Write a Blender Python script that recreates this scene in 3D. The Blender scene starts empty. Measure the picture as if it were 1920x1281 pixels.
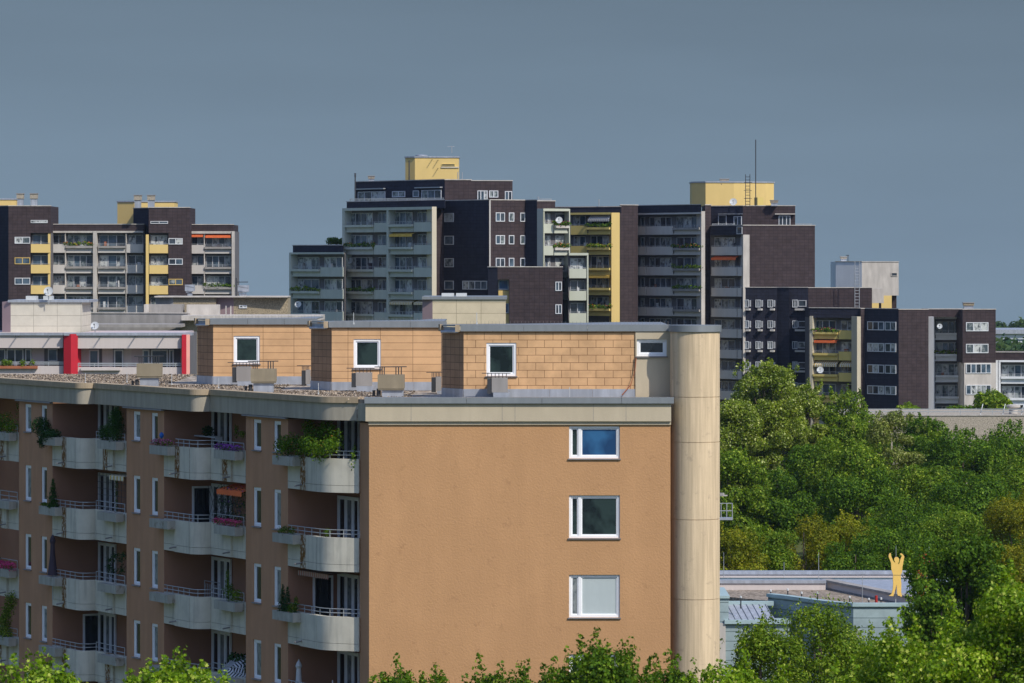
import math
SKY_SAT = 0.95; SKY_TINT = (0.92, 0.985, 1.15); SKY_STR = 0.185; SKY_LOW = 0.205; SKY_HOR = 0.275; SUN_STR = 3.9; EXPO = 0.0; HAZE = 0.00004; SKY_Z0 = 0.10
import bpy, math, random
import numpy as np
R = math.radians
random.seed(7); rng = np.random.default_rng(11)
sc = bpy.context.scene
C = bpy.context.collection
# ------------------------------------------------------------------ camera
FPX = 8000.0; HY = 495.0; CX = 960.0; CZ = 25.7       # focal length in photo pixels, eye-level row, centre column, eye height
cd = bpy.data.cameras.new("camera"); cam = bpy.data.objects.new("camera", cd); C.objects.link(cam)
cam.location = (0, 0, CZ); cam.rotation_euler = (R(90), 0, 0)
cd.sensor_width = 36.0; cd.lens = 36.0*FPX/1920.0
cd.shift_y = -(640.5-HY)/1920.0
cd.clip_start = 1.0; cd.clip_end = 20000
sc.camera = cam
# ------------------------------------------------------------------ sky and sun
SUN_AZ = R(41); SUN_EL = R(44)                         # azimuth from the camera's back towards the right
sd = (math.sin(SUN_AZ)*math.cos(SUN_EL), -math.cos(SUN_AZ)*math.cos(SUN_EL), math.sin(SUN_EL))
w = bpy.data.worlds.new("World"); sc.world = w; w.use_nodes = True
nt = w.node_tree; nt.nodes.clear()
N = nt.nodes.new; L = nt.links.new
wo = N('ShaderNodeOutputWorld'); bg = N('ShaderNodeBackground'); sky = N('ShaderNodeTexSky')
sky.sky_type = 'NISHITA'; sky.sun_disc = False; sky.sun_elevation = SUN_EL
sky.sun_rotation = math.atan2(sd[0], sd[1]); sky.air_density = 1.0; sky.dust_density = 1.0; sky.ozone_density = 1.5
tc = N('ShaderNodeTexCoord'); sx = N('ShaderNodeSeparateXYZ'); cx = N('ShaderNodeCombineXYZ')
mx = N('ShaderNodeMath'); mx.operation = 'MAXIMUM'; mx.inputs[1].default_value = SKY_Z0   # the lowest band of sky above the ground keeps the tone of the sky just over it
L(tc.outputs['Generated'], sx.inputs[0]); L(sx.outputs[0], cx.inputs[0]); L(sx.outputs[1], cx.inputs[1])
L(sx.outputs[2], mx.inputs[0]); L(mx.outputs[0], cx.inputs[2]); L(cx.outputs[0], sky.inputs[0])
hs = N('ShaderNodeHueSaturation'); hs.inputs['Saturation'].default_value = SKY_SAT
tint = N('ShaderNodeMix'); tint.data_type = 'RGBA'; tint.blend_type = 'MULTIPLY'; tint.inputs[0].default_value = 1
tint.inputs[7].default_value = (*SKY_TINT, 1)
# thin uneven veil of high cloud
vn = N('ShaderNodeTexNoise'); vn.inputs['Scale'].default_value = 9; vn.inputs['Detail'].default_value = 5
vm = N('ShaderNodeMapping'); vm.inputs['Scale'].default_value = (1, 1, 6)
L(tc.outputs['Generated'], vm.inputs[0]); L(vm.outputs[0], vn.inputs[0])
vr = N('ShaderNodeMapRange'); vr.inputs[1].default_value = .3; vr.inputs[2].default_value = .75; vr.inputs[3].default_value = .96; vr.inputs[4].default_value = 1.05
L(vn.outputs[0], vr.inputs[0])
vs = N('ShaderNodeVectorMath'); vs.operation = 'SCALE'
L(sky.outputs[0], hs.inputs['Color']); L(hs.outputs[0], tint.inputs[6]); L(tint.outputs[2], vs.inputs[0]); L(vr.outputs[0], vs.inputs['Scale'])
# sky dimmed towards the horizon, so the brighter upper sky fills the shade
gr = N('ShaderNodeValToRGB'); ge = gr.color_ramp.elements; ge[0].color = (SKY_HOR,)*3+(1,); ge[1].position = .55; ge[1].color = (1, 1, 1, 1)
x_ = ge.new(.065); x_.color = (SKY_LOW,)*3+(1,)
vs2 = N('ShaderNodeVectorMath'); vs2.operation = 'SCALE'
L(sx.outputs[2], gr.inputs[0]); L(vs.outputs[0], vs2.inputs[0]); L(gr.outputs[0], vs2.inputs['Scale'])
L(vs2.outputs[0], bg.inputs[0]); bg.inputs[1].default_value = SKY_STR; L(bg.outputs[0], wo.inputs[0])
sl = bpy.data.lights.new("sun", 'SUN'); sl.energy = SUN_STR; sl.angle = R(0.53); sl.color = (1.0, 0.93, 0.82)
so = bpy.data.objects.new("sun", sl); C.objects.link(so); so.location = (60, -60, 120)
from mathutils import Vector
so.rotation_euler = Vector(sd).to_track_quat('Z', 'Y').to_euler()
sc.view_settings.view_transform = 'Standard'; sc.view_settings.look = 'None'
sc.view_settings.exposure = EXPO; sc.view_settings.gamma = 1
sc.cycles.max_bounces = 6; sc.cycles.transparent_max_bounces = 8; sc.cycles.volume_bounces = 0
# ------------------------------------------------------------------ mesh helpers
class Frame:
    def __init__(s, ox, oy, ux, uy, nx, ny): s.o = (ox, oy); s.u = (ux, uy); s.n = (nx, ny)
    def p(s, u, d, z): return (s.o[0]+s.u[0]*u+s.n[0]*d, s.o[1]+s.u[1]*u+s.n[1]*d, z)
    def q(s, u, d): return (s.o[0]+s.u[0]*u+s.n[0]*d, s.o[1]+s.u[1]*u+s.n[1]*d)
    def at(s, px):                                      # u where this vertical plane meets photo column px
        r = (px-CX)/FPX
        return (r*s.o[1]-s.o[0])/(s.u[0]-r*s.u[1])
def facing(ox, oy, theta):                              # theta 0 faces the camera, positive turns to the left
    return Frame(ox, oy, math.cos(theta), -math.sin(theta), -math.sin(theta), -math.cos(theta))
def XX(px, Y): return (px-CX)/FPX*Y
def ZZ(py, Y): return CZ-(py-HY)/FPX*Y
class MB:
    def __init__(s): s.v = []; s.f = []; s.uv = []; s.sm = []
    def face(s, pts, uvs, sm=False):
        b = len(s.v); s.v += [tuple(p) for p in pts]; s.f.append(list(range(b, b+len(pts)))); s.uv.append(list(uvs)); s.sm.append(sm)
    def box(s, F, u0, u1, d0, d1, z0, z1, skip=''):
        P = F.p
        for k, (pts, uv) in enumerate((
            (((u0,d1,z0),(u1,d1,z0),(u1,d1,z1),(u0,d1,z1)), 0), (((u1,d0,z0),(u0,d0,z0),(u0,d0,z1),(u1,d0,z1)), 0),
            (((u0,d0,z0),(u0,d1,z0),(u0,d1,z1),(u0,d0,z1)), 1), (((u1,d1,z0),(u1,d0,z0),(u1,d0,z1),(u1,d1,z1)), 1),
            (((u0,d1,z1),(u1,d1,z1),(u1,d0,z1),(u0,d0,z1)), 2), (((u0,d0,z0),(u1,d0,z0),(u1,d1,z0),(u0,d1,z0)), 2))):
            if str(k) in skip: continue
            s.face([P(*p) for p in pts], [((p[0], p[2]) if uv == 0 else (p[1], p[2]) if uv == 1 else (p[0], p[1])) for p in pts])
        return s
    def abox(s, x0, x1, y0, y1, z0, z1): return s.box(W0, x0, x1, -y1, -y0, z0, z1)
    def prism(s, poly, z0, z1, caps=True, u=0):
        n = len(poly)
        for i in range(n):
            a = poly[i]; b = poly[(i+1) % n]; l = math.hypot(b[0]-a[0], b[1]-a[1])
            s.face([(*a, z0), (*b, z0), (*b, z1), (*a, z1)], [(u, z0), (u+l, z0), (u+l, z1), (u, z1)]); u += l
        if caps:
            s.face([(*p, z1) for p in poly], poly); s.face([(*p, z0) for p in poly[::-1]], poly[::-1])
        return s
    def strip(s, path, th, z0, z1, u=0.0, out=0.0, sm=False):   # band of thickness th to the inner (right-hand) side of path
        n = len(path); nr = []
        for i in range(n):
            a = path[max(0, i-1)]; b = path[min(n-1, i+1)]; l = math.hypot(b[0]-a[0], b[1]-a[1])
            q = ((b[1]-a[1])/l, -(b[0]-a[0])/l)
            if 0 < i < n-1:                             # proper mitre at a corner
                l1 = math.dist(path[i-1], path[i]); l2 = math.dist(path[i], path[i+1])
                n1 = ((path[i][1]-path[i-1][1])/l1, -(path[i][0]-path[i-1][0])/l1); n2 = ((path[i+1][1]-path[i][1])/l2, -(path[i+1][0]-path[i][0])/l2)
                s_ = (n1[0]+n2[0], n1[1]+n2[1]); d_ = max(.35, 1+n1[0]*n2[0]+n1[1]*n2[1]); q = (s_[0]/d_, s_[1]/d_)
            nr.append(q)
        o = [(p[0]-q[0]*out, p[1]-q[1]*out) for p, q in zip(path, nr)]
        i_ = [(p[0]+q[0]*(th), p[1]+q[1]*(th)) for p, q in zip(path, nr)]
        for k in range(n-1):
            l = math.hypot(o[k+1][0]-o[k][0], o[k+1][1]-o[k][1])
            for A, B in ((o[k], o[k+1]), (i_[k+1], i_[k])):
                s.face([(*A, z0), (*B, z0), (*B, z1), (*A, z1)], [(u, z0), (u+l, z0), (u+l, z1), (u, z1)])
            s.face([(*o[k], z1), (*o[k+1], z1), (*i_[k+1], z1), (*i_[k], z1)], [(u, 0), (u+l, 0), (u+l, th), (u, th)])
            s.face([(*o[k], z0), (*i_[k], z0), (*i_[k+1], z0), (*o[k+1], z0)], [(u, 0), (u, th), (u+l, th), (u+l, 0)])
            u += l
        for k in (0, n-1):
            s.face([(*o[k], z0), (*i_[k], z0), (*i_[k], z1), (*o[k], z1)], [(0, z0), (th, z0), (th, z1), (0, z1)])
        return s
    def tube(s, pts, r0, r1=None, n=6, caps=True):
        if r1 is None: r1 = r0
        pts = [Vector(p) for p in pts]; rings = []
        for i, p in enumerate(pts):
            d = (pts[min(i+1, len(pts)-1)]-pts[max(i-1, 0)]).normalized()
            a = d.cross(Vector((0, 0, 1)) if abs(d.z) < .9 else Vector((1, 0, 0))).normalized(); b = d.cross(a)
            r = r0+(r1-r0)*i/(len(pts)-1)
            rings.append([p+a*r*math.cos(2*math.pi*k/n)+b*r*math.sin(2*math.pi*k/n) for k in range(n)])
        base = len(s.v); 
        for rg in rings: s.v += [tuple(q) for q in rg]
        for i in range(len(rings)-1):
            for k in range(n):
                k2 = (k+1) % n
                s.f.append([base+i*n+k, base+i*n+k2, base+(i+1)*n+k2, base+(i+1)*n+k]); s.sm.append(True)
                s.uv.append([(k/n, i), ((k+1)/n, i), ((k+1)/n, i+1), (k/n, i+1)])
        if caps:
            for rg in (rings[0], rings[-1]): s.face([tuple(q) for q in rg], [(0, 0)]*n)
        return s
    def cyl(s, x, y, r, z0, z1, n=48, r1=None, a0=0, a1=2*math.pi, caps=True):
        if r1 is None: r1 = r
        base = len(s.v); full = abs(a1-a0-2*math.pi) < 1e-6
        for k in range(n+1):
            a = a0+(a1-a0)*k/n
            s.v.append((x+r*math.cos(a), y+r*math.sin(a), z0)); s.v.append((x+r1*math.cos(a), y+r1*math.sin(a), z1))
        for k in range(n):
            u0 = r*(a1-a0)*k/n; u1 = r*(a1-a0)*(k+1)/n
            s.f.append([base+2*k, base+2*k+2, base+2*k+3, base+2*k+1]); s.sm.append(True); s.uv.append([(u0, z0), (u1, z0), (u1, z1), (u0, z1)])
        if caps:
            for z, rr in ((z0, r), (z1, r1)):
                if rr > 0: pts = [(x+rr*math.cos(a0+(a1-a0)*k/n), y+rr*math.sin(a0+(a1-a0)*k/n), z) for k in range(n)]; s.face(pts, [(p[0], p[1]) for p in pts])
        return s
    def lathe(s, x, y, prof, n=16):                     # prof: list of (r, z)
        for (r0, z0), (r1, z1) in zip(prof, prof[1:]): s.cyl(x, y, r0, z0, z1, n, r1, caps=False)
        return s
    def dome(s, c, ax, r, depth, n=16, m=4):            # shallow dish round axis ax, rim radius r
        ax = Vector(ax).normalized(); a = ax.cross(Vector((0, 0, 1))).normalized(); b = ax.cross(a); c = Vector(c)
        for sh in (0, -0.02):
            base = len(s.v)
            for i in range(m+1):
                rr = r*i/m; off = ax*(depth*(i/m)**2+sh)
                for k in range(n): t = 2*math.pi*k/n; s.v.append(tuple(c+off+a*rr*math.cos(t)+b*rr*math.sin(t)))
            for i in range(m):
                for k in range(n):
                    k2 = (k+1) % n; s.f.append([base+i*n+k, base+i*n+k2, base+(i+1)*n+k2, base+(i+1)*n+k]); s.sm.append(True); s.uv.append([(0, 0)]*4)
        return s
W0 = Frame(0, 0, 1, 0, 0, -1)
origin = {}
def link(name, me, parent, loc):
    o = bpy.data.objects.new(name, me); C.objects.link(o); o.location = loc
    if parent: o.parent = parent
    return o
def obj(name, mb, m, parent=None, label=None):
    v = np.array(mb.v, dtype=np.float64)
    if parent is None: loc = ((v[:, 0].min()+v[:, 0].max())/2, (v[:, 1].min()+v[:, 1].max())/2, v[:, 2].min()); o0 = loc
    else: o0 = origin[parent.name]; loc = (0, 0, 0)
    v = v-np.array(o0)
    me = bpy.data.meshes.new(name)
    me.from_pydata(v.tolist(), [], mb.f)
    uvl = me.uv_layers.new(name='uv'); uvl.data.foreach_set('uv', [c for f in mb.uv for t in f for c in t])
    me.polygons.foreach_set('use_smooth', mb.sm)
    if m: me.materials.append(m)
    o = link(name, me, parent, loc); origin[o.name] = o0
    if label: o['label'] = label
    return o
def thing(name, label, cat, loc, group=None):
    o = link(name, None, None, loc); origin[o.name] = loc; o['label'] = label; o['category'] = cat
    if group: o['group'] = group
    return o
def tag(o, label, cat, group=None):
    o['label'] = label; o['category'] = cat
    if group: o['group'] = group
    return o
def struct(o, kind='structure'): o['kind'] = kind; return o
# ------------------------------------------------------------------ materials
def nodes(name):
    m = bpy.data.materials.new(name); m.use_nodes = True; t = m.node_tree; b = t.nodes['Principled BSDF']
    return m, t, b
def rgba(c, k=1): return (min(1, c[0]*k), min(1, c[1]*k), min(1, c[2]*k), 1)
def ramp(t, fac, c0, c1, p0=.3, p1=.7):
    r = t.nodes.new('ShaderNodeValToRGB'); r.color_ramp.elements[0].position = p0; r.color_ramp.elements[1].position = p1
    r.color_ramp.elements[0].color = c0; r.color_ramp.elements[1].color = c1; t.links.new(fac, r.inputs[0]); return r.outputs[0]
def mixc(t, fac, a, b, mode='MIX'):
    m = t.nodes.new('ShaderNodeMix'); m.data_type = 'RGBA'; m.blend_type = mode
    for i, x in ((0, fac), (6, a), (7, b)):
        if hasattr(x, 'default_value') or hasattr(x, 'is_linked'): t.links.new(x, m.inputs[i])
        else: m.inputs[i].default_value = x
    return m.outputs[2]
def noise(t, scale, detail=4, vec=None, sc3=None, rough=.55):
    n = t.nodes.new('ShaderNodeTexNoise'); n.inputs['Scale'].default_value = scale; n.inputs['Detail'].default_value = detail; n.inputs['Roughness'].default_value = rough
    tcn = t.nodes.new('ShaderNodeTexCoord'); v = vec or tcn.outputs['Object']
    if sc3:
        mp = t.nodes.new('ShaderNodeMapping'); mp.inputs['Scale'].default_value = sc3; t.links.new(v, mp.inputs[0]); v = mp.outputs[0]
    t.links.new(v, n.inputs[0]); return n.outputs[0]
def bumpn(t, b, h, strength, dist):
    n = t.nodes.new('ShaderNodeBump'); n.inputs['Strength'].default_value = strength; n.inputs['Distance'].default_value = dist
    t.links.new(h, n.inputs['Height']); t.links.new(n.outputs[0], b.inputs['Normal']); return n
def mathn(t, op, a, b=None):
    n = t.nodes.new('ShaderNodeMath'); n.operation = op
    for i, x in ((0, a), (1, b)):
        if x is None: continue
        if hasattr(x, 'default_value'): t.links.new(x, n.inputs[i])
        else: n.inputs[i].default_value = x
    return n.outputs[0]
def M(name, col, rough=.85, var=.12, scale=1.5, bump=0, bscale=25, bdist=.01, streak=0, sscale=6, spec=.25, metal=0, grime=None, crack=0):
    m, t, b = nodes(name)
    c = ramp(t, noise(t, scale, 5), rgba(col, 1-var), rgba(col, 1+var))
    if streak:
        c = mixc(t, ramp(t, noise(t, 1, 4, sc3=(sscale, sscale, .35)), (1,)*4, (0, 0, 0, 1), .35, .7), c, rgba(col, 1-streak))
    if grime:
        c = mixc(t, ramp(t, noise(t, 2.2, 7, rough=.7), (0, 0, 0, 1), (.8,)*3+(1,), .58, .68), c, (*grime, 1))
    if crack:                                           # short dark scratches and pits of the trowelled render
        c = mixc(t, ramp(t, noise(t, 5.5, 9, sc3=(1, 1, 1.6), rough=.78), (0, 0, 0, 1), (crack,)*3+(1,), .60, .66), c, rgba(col, .45))
    t.links.new(c, b.inputs['Base Color'])
    b.inputs['Roughness'].default_value = rough; b.inputs['Specular IOR Level'].default_value = spec; b.inputs['Metallic'].default_value = metal
    if bump: bumpn(t, b, noise(t, bscale, 6, rough=.65), bump, bdist)
    return m
def BM(name, col, mortar, bw, rh, ms=.012, var=.15, off=.5, rough=.8, spec=.25, zoff=0, blot=.12):
    m, t, b = nodes(name)
    br = t.nodes.new('ShaderNodeTexBrick'); uv = t.nodes.new('ShaderNodeUVMap'); uv.uv_map = 'uv'
    mp = t.nodes.new('ShaderNodeMapping'); mp.inputs['Location'].default_value = (0.07, zoff, 0); t.links.new(uv.outputs[0], mp.inputs[0]); t.links.new(mp.outputs[0], br.inputs['Vector'])
    br.offset = off; br.inputs['Scale'].default_value = 1; br.inputs['Brick Width'].default_value = bw; br.inputs['Row Height'].default_value = rh
    br.inputs['Mortar Size'].default_value = ms; br.inputs['Mortar Smooth'].default_value = .3; br.inputs['Bias'].default_value = 0
    br.inputs['Color1'].default_value = rgba(col, 1-var); br.inputs['Color2'].default_value = rgba(col, 1+var); br.inputs['Mortar'].default_value = (*mortar, 1)
    c = mixc(t, 1.0, br.outputs['Color'], ramp(t, noise(t, 1.3, 6, rough=.65), rgba((1, 1, 1), 1-blot*2), (1, 1, 1, 1), .35, .62), 'MULTIPLY')
    t.links.new(c, b.inputs['Base Color']); b.inputs['Roughness'].default_value = rough; b.inputs['Specular IOR Level'].default_value = spec
    inv = mathn(t, 'SUBTRACT', 1.0, br.outputs['Fac']); bumpn(t, b, inv, .6, .012)
    return m
def stripes(name, c0, c1, period, duty=.5, rough=.8):
    m, t, b = nodes(name); uv = t.nodes.new('ShaderNodeUVMap'); uv.uv_map = 'uv'; s = t.nodes.new('ShaderNodeSeparateXYZ'); t.links.new(uv.outputs[0], s.inputs[0])
    f = mathn(t, 'FRACT', mathn(t, 'DIVIDE', s.outputs[0], period)); g = mathn(t, 'GREATER_THAN', f, duty)
    t.links.new(mixc(t, g, (*c0, 1), (*c1, 1)), b.inputs['Base Color']); b.inputs['Roughness'].default_value = rough; return m
def glassm(name, dark, light, amt, scale=2.0, rough=.04, spec=.6):
    m, t, b = nodes(name)
    oi = t.nodes.new('ShaderNodeObjectInfo'); tcn = t.nodes.new('ShaderNodeTexCoord'); ad = t.nodes.new('ShaderNodeVectorMath'); ad.operation = 'ADD'
    cb = t.nodes.new('ShaderNodeCombineXYZ'); t.links.new(mathn(t, 'MULTIPLY', oi.outputs['Random'], 90.0), cb.inputs[0])
    t.links.new(tcn.outputs['Object'], ad.inputs[0]); t.links.new(cb.outputs[0], ad.inputs[1])
    n = noise(t, scale, 3, vec=ad.outputs[0], sc3=(1, 1, .8))
    c = ramp(t, n, (*dark, 1), (*light, 1), .62-amt*.5, .72-amt*.35)
    t.links.new(c, b.inputs['Base Color']); b.inputs['Roughness'].default_value = rough; b.inputs['Specular IOR Level'].default_value = spec; return m
def leafm(name, c0, c1, c2=None, trans=.36, rough=.6, spec=.14):
    m, t, b = nodes(name)
    g = t.nodes.new('ShaderNodeNewGeometry'); r = t.nodes.new('ShaderNodeValToRGB'); e = r.color_ramp.elements
    e[0].color = (*c0, 1); e[1].color = (*c1, 1); e[1].position = .8
    if c2: x = e.new(.95); x.color = (*c2, 1)  # brightest leaves carry sunlit highlights in their colour
    t.links.new(g.outputs['Random Per Island'], r.inputs[0])
    c = mixc(t, 1.0, r.outputs[0], ramp(t, noise(t, .55, 3), (.70, .74, .60, 1), (1.22, 1.16, .85, 1), .35, .65), 'MULTIPLY')
    t.links.new(c, b.inputs['Base Color']); b.inputs['Roughness'].default_value = rough; b.inputs['Specular IOR Level'].default_value = spec
    tr = t.nodes.new('ShaderNodeBsdfTranslucent'); hsn = t.nodes.new('ShaderNodeHueSaturation'); hsn.inputs['Hue'].default_value = .475; hsn.inputs['Value'].default_value = 1.5; hsn.inputs['Saturation'].default_value = 1.1
    t.links.new(c, hsn.inputs['Color']); t.links.new(hsn.outputs[0], tr.inputs[0])
    ms = t.nodes.new('ShaderNodeMixShader'); ms.inputs[0].default_value = trans
    t.links.new(b.outputs[0], ms.inputs[1]); t.links.new(tr.outputs[0], ms.inputs[2]); t.links.new(ms.outputs[0], t.nodes['Material Output'].inputs[0])
    return m
MT = dict(
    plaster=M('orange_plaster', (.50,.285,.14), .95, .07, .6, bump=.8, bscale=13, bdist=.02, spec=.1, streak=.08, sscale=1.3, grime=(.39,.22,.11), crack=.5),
    plaster_side=M('orange_plaster_shaded', (.48,.265,.155), .95, .10, 1.0, bump=.5, bscale=14, bdist=.01, spec=.1, streak=.12, sscale=2.5),  # shaded copy of the end wall plaster, shade tone put into the colour
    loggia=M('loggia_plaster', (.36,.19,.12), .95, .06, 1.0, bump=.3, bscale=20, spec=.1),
    conc=M('beige_concrete', (.50,.43,.31), .9, .08, 1.0, bump=.4, bscale=20, bdist=.008, streak=.10, sscale=2.0, spec=.15),
    column=M('board_marked_concrete', (.70,.55,.36), .9, .07, .9, bump=.5, bscale=16, bdist=.01, streak=.28, sscale=8.0, spec=.15, grime=(.42,.33,.23)),
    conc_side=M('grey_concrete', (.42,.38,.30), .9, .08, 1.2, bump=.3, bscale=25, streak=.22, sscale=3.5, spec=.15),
    metal=M('grey_sheet_metal', (.25,.27,.28), .45, .10, 1.5, spec=.5, metal=.3, streak=.1),
    zinc=M('zinc_sheet', (.42,.45,.50), .45, .14, 2.5, spec=.5, metal=.3, streak=.25, sscale=4),
    tancap=M('tan_coping', (.42,.33,.22), .85, .15, 2.0, bump=.2, streak=.2),
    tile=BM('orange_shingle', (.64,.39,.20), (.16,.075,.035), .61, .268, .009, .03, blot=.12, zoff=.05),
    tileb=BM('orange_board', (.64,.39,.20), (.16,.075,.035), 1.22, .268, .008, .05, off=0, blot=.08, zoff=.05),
    tile_shade=BM('orange_shingle_shaded', (.34,.21,.12), (.08,.05,.03), .36, .268, .008, .08, off=0, blot=.1, zoff=.05),  # house sides: shade on the orange shingles put into a browner colour
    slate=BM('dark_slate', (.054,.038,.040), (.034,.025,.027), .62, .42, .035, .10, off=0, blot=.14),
    slate_shade=BM('dark_slate_shaded', (.028,.029,.046), (.019,.019,.030), .62, .42, .035, .10, off=0, blot=.10),  # same slate on turned-away faces, bluish shade put into the colour
    hood=M('weathered_hood_concrete', (.27,.23,.16), .9, .12, 3, bump=.3, streak=.15, sscale=4),
    white=M('white_frame', (.80,.81,.82), .5, .03, 2),
    frame_far=M('window_frame', (.62,.64,.66), .5, .08, .5),
    frame_dim=M('grey_window_frame', (.50,.51,.52), .5, .1, .5),
    frame_yel=M('yellow_window_frame', (.60,.42,.13), .6, .1, .5),
    sill=M('sill_metal', (.20,.19,.19), .5, .1, 3, spec=.5),
    cream=M('cream_panel', (.56,.50,.38), .85, .05, .5, streak=.06, sscale=1.2),
    creamb=M('pale_green_panel', (.47,.49,.40), .85, .06, .5, streak=.1, sscale=1.2),
    beige=M('pale_panel', (.57,.54,.50), .85, .05, .4, streak=.1, sscale=1.2),
    greyp=M('grey_green_panel', (.48,.51,.45), .85, .06, .4, streak=.1, sscale=1.2),
    bluep=M('pale_grey_panel', (.72,.74,.76), .85, .06, .4, streak=.1, sscale=1.2),
    yellow=M('yellow_paint', (.68,.50,.19), .8, .04, .4, streak=.06, sscale=1.0),
    olive=M('yellow_balcony_paint', (.68,.53,.17), .8, .05, .4, streak=.1, sscale=1.2),
    red=M('red_panel', (.50,.015,.03), .5, .06, 1.0, spec=.4),
    pinkp=M('salmon_panel', (.72,.33,.27), .7, .05, 1.0),
    wall_pink=M('pinkish_wall', (.50,.42,.42), .85, .05, .5),
    wall_pale=M('pale_render', (.56,.50,.47), .85, .05, .5, streak=.05),
    mauve_shade=M('shaded_mauve_render', (.30,.22,.23), .85, .05, .5),  # shade on left-turned roof walls put into the colour
    pebble=M('exposed_pebble_concrete', (.30,.25,.17), .95, .45, 9, bump=.8, bscale=30),
    pebble_grey=M('grey_pebble_concrete', (.34,.30,.24), .95, .45, 7, bump=.6, bscale=20),
    greyc=M('weathered_concrete', (.34,.32,.30), .9, .1, .6, streak=.25, sscale=1.5),
    lightc=M('pale_concrete', (.55,.51,.46), .9, .1, .6, streak=.25, sscale=1.5),
    gravel=None,
    glass=glassm('window_glass', (.012,.016,.02), (.03,.035,.04), .2, .8),
    glassb=glassm('blue_window_glass', (.012,.05,.13), (.03,.12,.26), .4, .8, spec=.4),
    glassd=glassm('dark_glass_reflection', (.006,.012,.012), (.022,.04,.036), .5, 1.6, spec=.4),  # faint reflections put into the colour as noise patches
    glassc=glassm('curtained_glass', (.10,.12,.13), (.22,.24,.24), .5, 5, rough=.2),
    blind=M('lowered_blind', (.44,.50,.50), .5, .05, 3, streak=.05, spec=.4),
    far1=glassm('far_glass_dark', (.018,.026,.035), (.05,.065,.08), .4, 1.0),  # grey-blue of the reflected sky put into the base colour
    far2=glassm('far_glass_curtain', (.06,.08,.09), (.30,.33,.32), .35, 1.6, rough=.15),
    far3=glassm('far_glass_sky', (.035,.06,.085), (.08,.12,.16), .4, 1.0),  # bluer pane, again reflected sky put into the colour
    far4=glassm('far_glass_lace', (.05,.06,.07), (.50,.52,.50), .55, 2.4, rough=.15),
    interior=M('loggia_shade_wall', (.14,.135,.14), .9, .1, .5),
    rail=M('galvanised_rail', (.42,.44,.45), .4, .05, 3, spec=.5, metal=.4),
    darkmetal=M('dark_metal', (.04,.042,.045), .5, .1, 3, spec=.4),
    plastic=M('white_plastic', (.52,.54,.54), .4, .04, 3),
    bark=M('bark', (.12,.095,.07), .95, .25, 6, bump=.6, bscale=15),
    palebark=M('pale_bark', (.32,.29,.24), .9, .3, 6, bump=.4, bscale=15),
    gold=M('golden_sheet', (.80,.52,.13), .6, .06, 3, spec=.35),
    teal=None, orange=M('orange_fabric', (.75,.16,.05), .8, .1, 3), mustard=M('mustard_fabric', (.65,.42,.08), .8, .1, 3),
    st_red=stripes('red_white_stripe', (.34,.07,.05), (.45,.38,.30), .16), st_yel=stripes('yellow_white_stripe', (.55,.38,.12), (.62,.60,.52), .34),
    st_bw=stripes('black_white_stripe', (.015,.015,.02), (.62,.63,.65), .11), st_grey=stripes('grey_white_stripe', (.22,.21,.21), (.58,.56,.52), .3),
    canvas=M('white_canvas', (.55,.55,.55), .9, .08, 4), dark_canvas=M('dark_plum_canvas', (.06,.045,.06), .9, .1, 4),
    cherry=M('red_pipe_paint', (.36,.03,.025), .5, .1, 3), terracotta=M('terracotta', (.34,.12,.06), .8, .1, 3),
    blue=M('blue_plastic', (.02,.12,.42), .4, .1, 3),
    f_pink=M('pink_petals', (.62,.05,.20), .7, .3, 20), f_purple=M('purple_petals', (.25,.06,.38), .7, .5, 20), f_orange=M('orange_petals', (.60,.16,.04), .7, .5, 20),
    f_mix=M('mixed_petals', (.45,.10,.25), .7, .8, 25),
)
def gravel_mat(name, cols, sc_):
    m, t, b = nodes(name); v = t.nodes.new('ShaderNodeTexVoronoi'); v.inputs['Scale'].default_value = sc_
    tcn = t.nodes.new('ShaderNodeTexCoord'); t.links.new(tcn.outputs['Object'], v.inputs[0])
    s = t.nodes.new('ShaderNodeSeparateColor'); t.links.new(v.outputs['Color'], s.inputs[0])
    r = t.nodes.new('ShaderNodeValToRGB'); e = r.color_ramp.elements; e[0].color = (*cols[0], 1); e[1].color = (*cols[2], 1); x = e.new(.5); x.color = (*cols[1], 1)
    t.links.new(s.outputs[0], r.inputs[0])
    c = mixc(t, 1.0, r.outputs[0], ramp(t, noise(t, .9, 5), (.7,.7,.68,1), (1.1,1.1,1.1,1)), 'MULTIPLY')
    t.links.new(c, b.inputs['Base Color']); b.inputs['Roughness'].default_value = .95; bumpn(t, b, v.outputs['Distance'], 1.0, .03)
    return m
MT['gravel'] = gravel_mat('roof_gravel', ((.12,.09,.07), (.30,.24,.18), (.66,.58,.48)), 7)
MT['gravel2'] = gravel_mat('roof_gravel_fine', ((.13,.10,.07), (.25,.20,.15), (.42,.35,.28)), 8)
MT['teal'] = BM('teal_boards', (.30,.38,.39), (.09,.13,.14), 60, .52, .02, .05, off=0, blot=.1)
MT['tealp'] = M('teal_trim', (.32,.42,.43), .6, .08, 1)
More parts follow.
